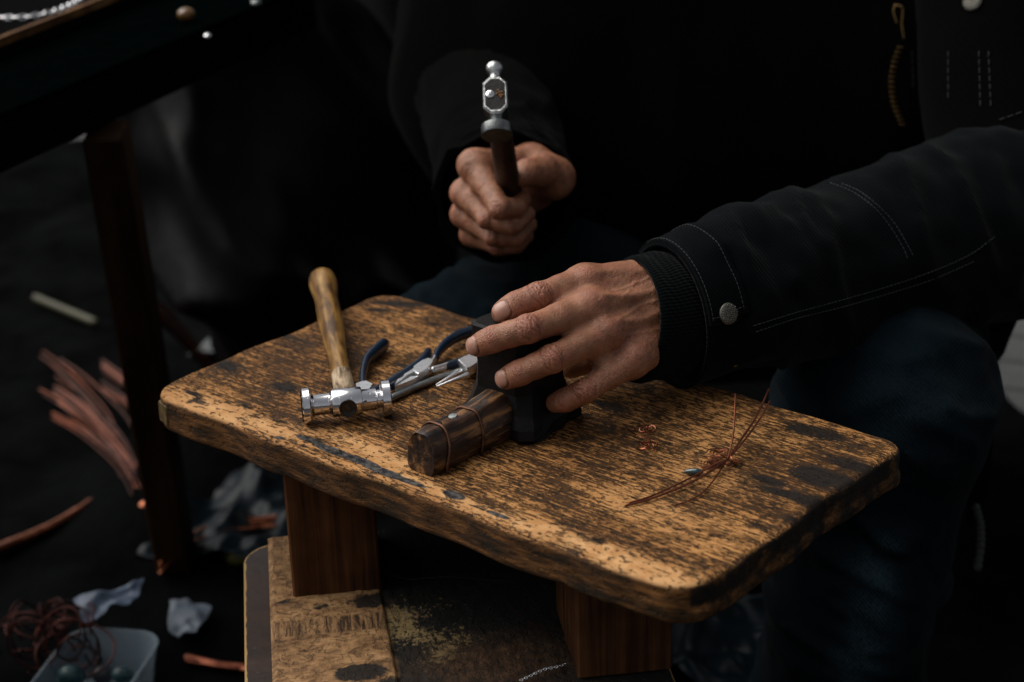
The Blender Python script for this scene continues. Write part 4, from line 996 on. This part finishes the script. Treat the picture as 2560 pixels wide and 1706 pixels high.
# open zip edge with brass teeth, and its puller
P = on_surface(jbv, [(2248, 118), (2236, 150), (2228, 190), (2228, 230), (2238, 275), (2258, 318)], .002, 10)
if len(P) > 3:
    L = np.concatenate([[0], np.cumsum(np.linalg.norm(np.diff(P, axis=0), axis=1))]); b = MB(); sd = cv(1, .1, 0)
    for s in np.arange(0, L[-1]  , .0050):
        p = np.array([np.interp(s, L, P[:, i]) for i in range(3)]); b.add(*tube([p-sd*.001, p+sd*.0040], .0008, 6))
    zp = b.make('zip_teeth', BRASS, jk)
P = on_surface(jbv, [(2240, 12), (2236, 30), (2244, 58)], .004, 8); P2 = on_surface(jbv, [(2240, 12), (2258, 20), (2256, 60), (2260, 96)], .004, 8)
b = MB()
for q in (P, P2):
    if len(q) > 2: b.add(*tube(q, .0009, 8))
if b.n: b.make('zip_puller', BRASS, jk)
# drawcord that hangs from the jacket's hem
P = [dep(2452, 820, 1.78), dep(2462, 950, 1.78), dep(2458, 1100, 1.775), dep(2446, 1220, 1.77), dep(2440, 1290, 1.77)]
V, F = tube(smoothpath(P), .010, 10, flat=.35); mob('hanging_strap', V, F, COATB, jk)
P = [dep(2440, 1268, 1.765), dep(2450, 1310, 1.765), dep(2452, 1360, 1.765), dep(2444, 1420, 1.765)]
q = smoothpath(P, 10); V, F = tube(q, .0036+.0007*np.sin(np.arange(len(q))*2.2), 10); mob('cord_end', V, F, M_simple('grey_cord', (.03, .032, .03), .9, 0, .5, 500, .0004), jk)

# --- jeans and shoes
fL = np.array([kL[0]-.03, kL[1]+.0, .10]); fR = np.array([kR[0], kR[1]+.06, .10])
je = [rc(pel+[.10, 0, .02], kL, .115, .082, .05), rc(kL, fL, .078, .072, .04), rc(pel-[.09, 0, -.02], kR, .115, .08, .05), rc(kR, fR, .078, .066, .04), rc(pel-[.1, 0, 0], pel+[.1, 0, 0], .14, .14, .05)]
V, F = nets(je, .005); N = vnormals(V, F)
fo = fbm(np.column_stack([V[:, 0]*16, V[:, 1]*12, V[:, 2]*22+V[:, 0]*10]), 3, 19)
V = V+N*(.010*(1-np.abs(fo))**4+.004*fo)[:, None]; V = relax(V, F, 1)
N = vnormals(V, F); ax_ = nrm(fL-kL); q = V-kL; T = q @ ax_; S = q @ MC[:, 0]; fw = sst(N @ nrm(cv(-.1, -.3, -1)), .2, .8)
fade_highlight = fw*np.exp(-((S+.012+.1*(T-.12))/.022)**2)*sst(T, .05, .12)*(1-sst(T, .26, .36))+.25*fw*np.exp(-((T+.03)/.03)**2)*np.exp(-(S/.05)**2)  # shin fade in the denim, plus a painted knee-top highlight
fade_highlight = fade_highlight*(1+.5*fbm(V*60, 3, 2))
jn = mob('jeans', V, F, DENIM, person, attrs=dict(fade_highlight=fade_highlight))
for f in (fL, fR):
    V, F = nets([rc(f+[0, .03, -.055], f+[-.03, -.13, -.058], .038, .034, .02), rc(f, f+[0, .02, -.05], .045, .042, .02)], .005); V[:, 2] = np.maximum(V[:, 2], .006)
    mob('shoe', V, F, M_simple('black_shoe_leather', (.01, .009, .009), .45, 0, .3, 80, .0003), person)

# ------------------------------------------------------------------ ball-pein hammer in the raised hand
E0 = dep(1238, 238, 1.525); h = nrm(dep(1277, 505, 1.707)-E0)
A_ = cv(-.035, -.92, .37); A_ = nrm(A_-(A_ @ h)*h); S_ = np.cross(A_, h)
if S_ @ MC[:, 0] < 0: S_ = -S_
bp_ = thing('ball_pein_hammer', 'small ball-pein hammer with a dark handle raised in the fist, head towards the viewer', 'hammer', E0)
hd = mob('hammer_head', *lathe([(.0165, .0060), (.0180, .0046), (.0205, .0042), (.0225, .0048), (.0240, .0062), (.0262, .0071), (.0285, .0074), (.0305, .0069), (.0325, .0055), (.0338, .0034), (.0343, .0001)], E0+h*.006, A_, 32), TOOLS, bp_)
pol = [(-.0100, -.0115), (-.0045, -.0172), (.0045, -.0172), (.0100, -.0115), (.0100, .0115), (.0045, .0172), (-.0045, .0172), (-.0100, .0115)]
V, F = prism(pol, E0-h*.0015, S_, A_, h, .0150, .0017); mob('cheek', V, F, TOOLS, hd, smooth=False)
V, F = prism(np.array(pol)*.83, E0-h*.0018, S_, A_, h, .002, .0002); mob('eye_plate', V, F, M_simple('blackened_steel', (.012, .011, .010), .4, .2, .4, 200, .0003, .3), hd, smooth=False)
V, F = lathe([(-.0160, .0066), (-.0185, .0052), (-.0225, .0050), (-.0240, .0062), (-.0248, .0118), (-.0258, .0128), (-.0335, .0130), (-.0345, .0124), (-.0347, .0001)], E0+h*.006, A_, 40); fc = mob('striking_face', V, F, M_simple('shaded_steel', (.16, .17, .17), .38, 1., .3, 200, .0002), hd)  # darker steel: the shade of the downward face is in the colour
fc.data.set_sharp_from_angle(angle=math.radians(35))
b = MB(); rnd = random.Random(4)
for i in range(11):
    t = rnd.random()*6.28; r = .0042*math.sqrt(rnd.random()); p = E0+h*(-.0019)+S_*(.0032+r*math.cos(t)*.8)+A_*(r*math.sin(t)); b.add(*tube([p+h*.001, p-h*.0006*rnd.random()+S_*.0008*rnd.random()], .0009, 6))
b.add(*lathe([(-.002, .0050), (-.0014, .0052), (-.0012, .0001)], E0+h*.0006+S_*.003, h, 24))
b.make('wood_wedge', M_simple('split_wood', (.20, .09, .025), .6, 0, .6, 500, .0004), bp_)
V, F = lathe([(0, .0034), (.0012, .0035), (.0016, .0030), (.0017, .0001)], E0-h*.0014-S_*.0040, -h, 24); pin = mob('wedge_pin', V, F, SILVER, bp_)
b = MB()
for (x0, y0, x1, y1) in ((-.0014, -.0004, -.0002, .0018), (-.0014, -.0004, .0002, -.0004), (-.0002, .0018, -.0002, -.0018), (.0005, .0014, .0017, .0014), (.0017, .0014, .0012, -.0014)):
    o = E0-h*.00315-S_*.0040; b.add(*tube([o+S_*x0+A_*y0, o+S_*x1+A_*y1], .00025, 5))
b.make('stamped_mark', IRON, pin)
V, F = lathe([(.004, .0062), (.014, .0066), (.03, .0074), (.06, .0092), (.09, .0102), (.12, .0105), (.16, .0110), (.20, .0125), (.215, .0118), (.222, .008), (.224, .0001)], E0, h, 28); mob('handle', V, F, DARKH, bp_)

# ------------------------------------------------------------------ background: stall table, draped bag, copper, papers
p0, p1 = at(-40, 300, .60), at(720, -20, .60); e = nrm(p1-p0); nn = np.array([-e[1], e[0], 0.]); 
tb = thing('stall_table', 'dark stall table at the edge of the picture with a thin glass rim', 'table', (p0[0], p0[1], 0), math.atan2(e[1], e[0]))
b = MB(); b.add(*rbox(np.array([.18, .17, .545]), (1, 0, 0), (0, 1, 0), (0, 0, 1), .9, .34, .05, .003)); b.make('tabletop', DARKW, tb, local=True)
b = MB(); b.add(*rbox(np.array([.18, .17, .5955]), (1, 0, 0), (0, 1, 0), (0, 0, 1), .904, .344, .005, .0008)); b.make('glass_rim', M_simple('dark_green_glass', (.0006, .0013, .0013), .8, 0, .2, 40, 0, 0.), tb, local=True)
for (u0, v0), (u1, v1) in (((285, 330), (455, 1420)),):
    t0 = at(u0+95, v0, .5445)+nn*.055; b0 = at(u1+25, v1, 0.006)+nn*.02; V, F = rbox(b0, *(lambda d: (frame(d)[0], frame(d)[1], d))(nrm(t0-b0)), .05, .04, np.linalg.norm(t0-b0)-.002, .003); mob('leg', V, F, BROWNW, tb)
q0, q1 = at(-40, 112, .622), at(300, -20, .622); f = nrm(q1-q0); m = np.array([-f[1], f[0], 0]); L = np.linalg.norm(q1-q0)+.2
tr = thing('jewellery_tray', 'dark flat jewellery tray with a worn wooden rim, chain laid along it', 'tray', (q0[0], q0[1], .6012), math.atan2(f[1], f[0]))
V, F = rbox(np.array([L/2, .0035, .012]), (1, 0, 0), (0, 1, 0), (0, 0, 1), L, .006, .009, .0015); mob('rim', V, F, M_wood('worn_rim_wood', (.015, .007, .003), (.10, .045, .016), (.30, .16, .065), (20, 90, 90), .6, .1), tr, local=True)
V, F = rbox(np.array([L/2, .12, 0]), (1, 0, 0), (0, 1, 0), (0, 0, 1), L, .238, .012, .001); mob('panel', V, F, COATB, tr, local=True)
links([at(-20, 44, .6150), at(50, 44, .6150), at(110, 36, .6150), at(150, 24, .6150), at(185, 8, .6150), at(215, -12, .6150)], .0075, .0014, .003).make('silver_chain', SILVER)
tag(bpy.data.objects['silver_chain'], 'bright silver chain curving over the display tray', 'chain')
for (x, y, r, mt, nm, lb) in ((519, 91, .0042, SILVER, 'silver_bead', 'round silver bead glinting on the rim of the stall table'), (640, 8, .006, STEELD, 'metal_pendant', 'small dull metal pendant at the far end of the stall table'), (465, 36, .010, M_simple('amber_glass', (.12, .055, .012), .2, 0, .3, 60, 0, .6), 'amber_brooch', 'brown amber brooch lying flat on the stall table')):
    p = at(x, y, .6012+r*.8); V, F = nets([ell(p, np.eye(3), (r, r, r*.75), .001)], r/5); tag(mob(nm, V, F, mt), lb, 'jewellery')
# black leather bag / coat heap behind the bench
bc = dep(760, 330, 2.45); dr = [ell(bc+np.array([0, .02, -.05]), np.eye(3), (.20, .16, .36), .06), rc(dep(560, 420, 2.45), dep(660, 600, 2.45), .10, .12, .08), rc(dep(940, 40, 2.45), dep(900, 330, 2.45), .075, .055, .08), rc(dep(500, 120, 2.5), dep(900, -80, 2.5), .13, .15, .08)]
V, F = nets(dr, .008); N = vnormals(V, F); fo = fbm(np.column_stack([V[:, 0]*6+V[:, 2]*3.2, V[:, 1]*5, V[:, 2]*2.6]), 3, 41)
V = V+N*(.05*(1-np.abs(fo))**4-.02)[:, None]; V = relax(V, F, 3); V[:, 2] = np.maximum(V[:, 2], .004)
dg = mob('leather_coat', V, F, DRAPE); tag(dg, 'black leather coat heaped behind the bench with soft folds', 'coat')
def bundle(A, n, r, name, label, mat, spread, seed, z=.012, rise=0.):
    rnd = random.Random(seed); root = thing(name, label, 'copper wire', at(*A[0], .005)); 
    for k in range(n):
        mat_ = COPPERD if k % 4 == 1 else mat; sh = rnd.uniform(-.15, .15)
        o1 = (2*k/max(1, n-1)-1)*spread*rnd.uniform(.8, 1.2) if spread > 50 else rnd.uniform(-1, 1)*spread; o2 = o1*.6+rnd.uniform(-.5, .5)*spread
        w0 = rnd.uniform(0, .1)
        pts = [at(x, y+o1*(1-i/len(A))+o2*(i/len(A)), z+rise*(1-i/(len(A)-1))+abs(rnd.gauss(0, .004))+k*.0004) for i, (x, y) in enumerate(A)]
        pts = [p+(pts[-1]-pts[0])*sh*(spread > 50) for p in pts]
        V, F = tube(smoothpath(pts, 6), r*rnd.uniform(.4, 1.15), 7); mob('wire', V, F, mat_, root)
    return root
bundle([(322, 715), (400, 785), (465, 850), (535, 930)], 12, .0017, 'copper_bundle', 'bundle of orange copper wires leaning against the brown table leg, ends behind the bench corner', COPPERO, 30, 1, .02, .30)
bundle([(125, 965), (185, 1005), (240, 1055), (290, 1110), (325, 1180)], 15, .0018, 'copper_bundle', 'widely spread curving copper wires lying in the dark left of the brown table leg', COPPERM, 80, 2, .02)
bundle([(255, 930), (330, 985), (380, 1040), (420, 1090)], 8, .002, 'copper_bundle', 'short reddish copper wires beside the brown table leg', COPPERM, 50, 5, .02)
bundle([(-20, 1372), (110, 1320), (200, 1270), (272, 1215)], 3, .005, 'copper_strip_roll', 'single thick copper strip curving up from the left edge of the picture', COPPERO, 8, 3, .012)
bundle([(400, 1420), (470, 1352), (560, 1318), (690, 1304)], 18, .0016, 'copper_bundle', 'pinkish bundle of copper wires bending towards the low stool', COPPERO, 16, 4, .015)
bundle([(470, 1648), (550, 1665), (640, 1672)], 3, .005, 'copper_strip_roll', 'short copper strip lying low beside the low stool', COPPERD, 8, 6, .012)
p = [at(90, 745, .02), at(150, 770, .02), at(235, 805, .02)]; V, F = tube(smoothpath(p), .006, 10); tag(mob('green_stick', V, F, OLIVE), 'olive green stick lying in the dark by the stall table', 'stick')
V, F = nets([rc(at(362, 1268, .02), at(370, 1264, .02), .008, .008)], .002); tag(mob('copper_pebble', V, F, COPPERO), 'small round bit of copper alone in the dark', 'copper bit')
V, F = nets([rc(at(590, 1392, .012), at(650, 1385, .012), .012, .014)], .003); tag(mob('yellow_tag', V, F, YELLOW), 'yellow plastic bit showing beside the low stool', 'plastic scrap')
def scrap(pts, z, name, label, mat, seed, n=26, amp=.012, cat='paper'):
    A, B, C_, D_ = [at(x, y, z) for x, y in pts]; V = []
    for i in range(n):
        for j in range(n):
            u, v = i/(n-1), j/(n-1); V.append((A*(1-u)+B*u)*(1-v)+(D_*(1-u)+C_*u)*v)
    V = np.array(V); q_ = V.copy(); V[:, 2] += amp*(1+1.6*fbm(q_*22, 3, seed)); V[:, 0] += .010*fbm(q_*26, 3, seed+3); V[:, 1] += .022*fbm(q_*26, 3, seed+7); m = n*n; W_ = V-np.array([0, 0, .0008]); F = []
    for i in range(n-1):
        for j in range(n-1): F.append([i*n+j, (i+1)*n+j, (i+1)*n+j+1, i*n+j+1]); F.append([m+i*n+j, m+i*n+j+1, m+(i+1)*n+j+1, m+(i+1)*n+j])
    per = [i*n for i in range(n)]+[(n-1)*n+j for j in range(1, n)]+[i*n+n-1 for i in range(n-2, -1, -1)]+[j for j in range(n-2, 0, -1)]
    for i in range(len(per)): a, c = per[i], per[(i+1) % len(per)]; F.append([a, m+a, m+c, c])
    return tag(mob(name, np.vstack([V, W_]), F, mat), label, cat)
scrap([(190, 1530), (372, 1488), (330, 1560), (215, 1580)], .06, 'paper_bag', 'crumpled pale blue printed paper bag behind the plastic tray', PAPERB, 3, amp=.012)
scrap([(422, 1535), (528, 1540), (492, 1605), (438, 1618)], .015, 'paper_scrap', 'white paper scrap lying alone between tray and low stool', PAPER, 7, amp=.012)
scrap([(520, 862), (700, 862), (590, 905), (470, 905)], .01, 'lit_pavement', 'pale sheet added as lit pavement behind the left edge of the bench', M_simple('lit_pavement_grey', (.06, .07, .07), .8, 0, .2, 20, .0005), 9, cat='pavement patch')  # lit pavement behind the bench, put in as a pale sheet
scrap([(1040, 380), (1075, 380), (1110, 480), (1020, 470)], .01, 'lit_pavement_grey', 'pale sheet added as lit pavement between the leather coat and the raised sleeve', M_simple('lit_pavement_pale', (.10, .11, .11), .8, 0, .2, 20, .0005), 12, cat='pavement patch')  # pale patch added for the lit ground in the gap
scrap([(382, 955), (400, 955), (420, 990), (405, 1000)], .01, 'paper_scrap', 'tiny white scrap just left of the bench corner', PAPER, 4, n=6, amp=.004)
BAG = M_simple('blue_black_plastic', (.004, .008, .011), .36, 0, .4, 25, .0005, .10)
for (px, py, sx, sy, rz, nm, lb, sd) in ((1760, 1570, .17, .30, .5, 'plastic_bag', 'crumpled blue-black plastic bag on the ground between low stool and jeans', 51), (590, 1290, .16, .22, -.3, 'plastic_bag', 'crumpled blue-black plastic bag behind the left front leg of the work stool', 57)):
    p = at(px, py, .02); V, F = sheet(p[0], p[1], sx, sy, rz, 60, .055, 13, sd, .012); e_ = np.minimum(1, 0*V[:, 0]+1); tag(mob(nm, V, F, BAG), lb, 'plastic bag')
# plastic tray
TT = NT('clear_plastic'); TT.set(Base_Color=(.25, .32, .37), Roughness=.35, Alpha=.38, Specular_IOR_Level=.6); TT.m.blend_method = 'HASHED' if hasattr(TT.m, 'blend_method') else None
ta, tb_, tl = at(215, 1588, .05), at(385, 1600, .05), at(80, 1712, .05); tx = nrm(tb_-ta); ty = nrm(ta-tl-((ta-tl) @ tx)*tx)
TW, TL = np.linalg.norm(tb_-ta)/2+.012, .085; tc = (ta+tb_)/2-ty*TL
tray = thing('plastic_tray', 'translucent plastic tray of bits and beads on the ground', 'tray', (tc[0], tc[1], .006), math.atan2(tx[1], tx[0]))
def trayshell():
    n = 48; V = []
    for z, s in ((0, .86), (.05, 1.), (.053, 1.03), (.053, .985), (.048, .97), (.004, .83)):
        V.append([(x*s, y*s, z) for x, y in roundrect(-TW, TW, -TL, TL, .028, 11)])
    V = np.array(V); n = V.shape[1]; V = V.reshape(-1, 3); F = [list(range(n))[::-1]]
    for i in range(5):
        for j in range(n): k = (j+1) % n; F.append([i*n+j, i*n+k, (i+1)*n+k, (i+1)*n+j])
    F.append([5*n+j for j in range(n)]); return V, F
V, F = trayshell(); mob('shell', V, F, TT.m, tray, local=True)
rnd = random.Random(9)
def heap(n, c, sx, sy, mats, names):
    for k in range(n):
        x, y = c[0]+rnd.uniform(-sx, sx), c[1]+rnd.uniform(-sy, sy); r = rnd.uniform(.006, .013)
        V, F = nets([ell(np.array([x, y, .0115+r+rnd.uniform(0, .018)]), np.eye(3), (r*1.2, r*.8, r), .001)], r/3.5)
        i = rnd.randrange(len(mats)); o = mob(names[i], V, F, mats[i]); tag(o, names[2], 'bead', 'beads heaped in the plastic tray')
m1, m2 = M_simple('teal_bead', (.012, .045, .05), .4, 0, .5, 80, 0), M_simple('grey_bead', (.03, .032, .04), .4, 0, .5, 80, 0)
heap(26, (tc[0], tc[1]), .045, .06, [m1, m2], ['bead', 'bead', 'bead among those heaped in the plastic tray'])
# tangled red-brown wire heap behind the tray
b = MB(); rw = random.Random(2)
for k in range(34):
    c = at(130+rw.uniform(-75, 90), 1590+rw.uniform(-55, 60), .03+rw.uniform(0, .05)); r = rw.uniform(.015, .035); t0 = rw.uniform(0, 6.3); ax = nrm([rw.gauss(0, 1), rw.gauss(0, 1), rw.gauss(0, 1)]); q, s = frame(ax)
    pts = [c+r*(math.cos(t0+t)*q+math.sin(t0+t)*s) for t in np.linspace(0, rw.uniform(2.5, 5.5), 18)]
    pts = [np.array([x[0], x[1], max(x[2], .008)]) for x in pts]; b.add(*tube(pts, .0011, 6))
tag(b.make('wire_tangle', M_copper('red_copper', (.06, .018, .013), (.02, .006, .005), .45, .8)), 'tangle of dark red copper wire offcuts beside the plastic tray', 'wire tangle')
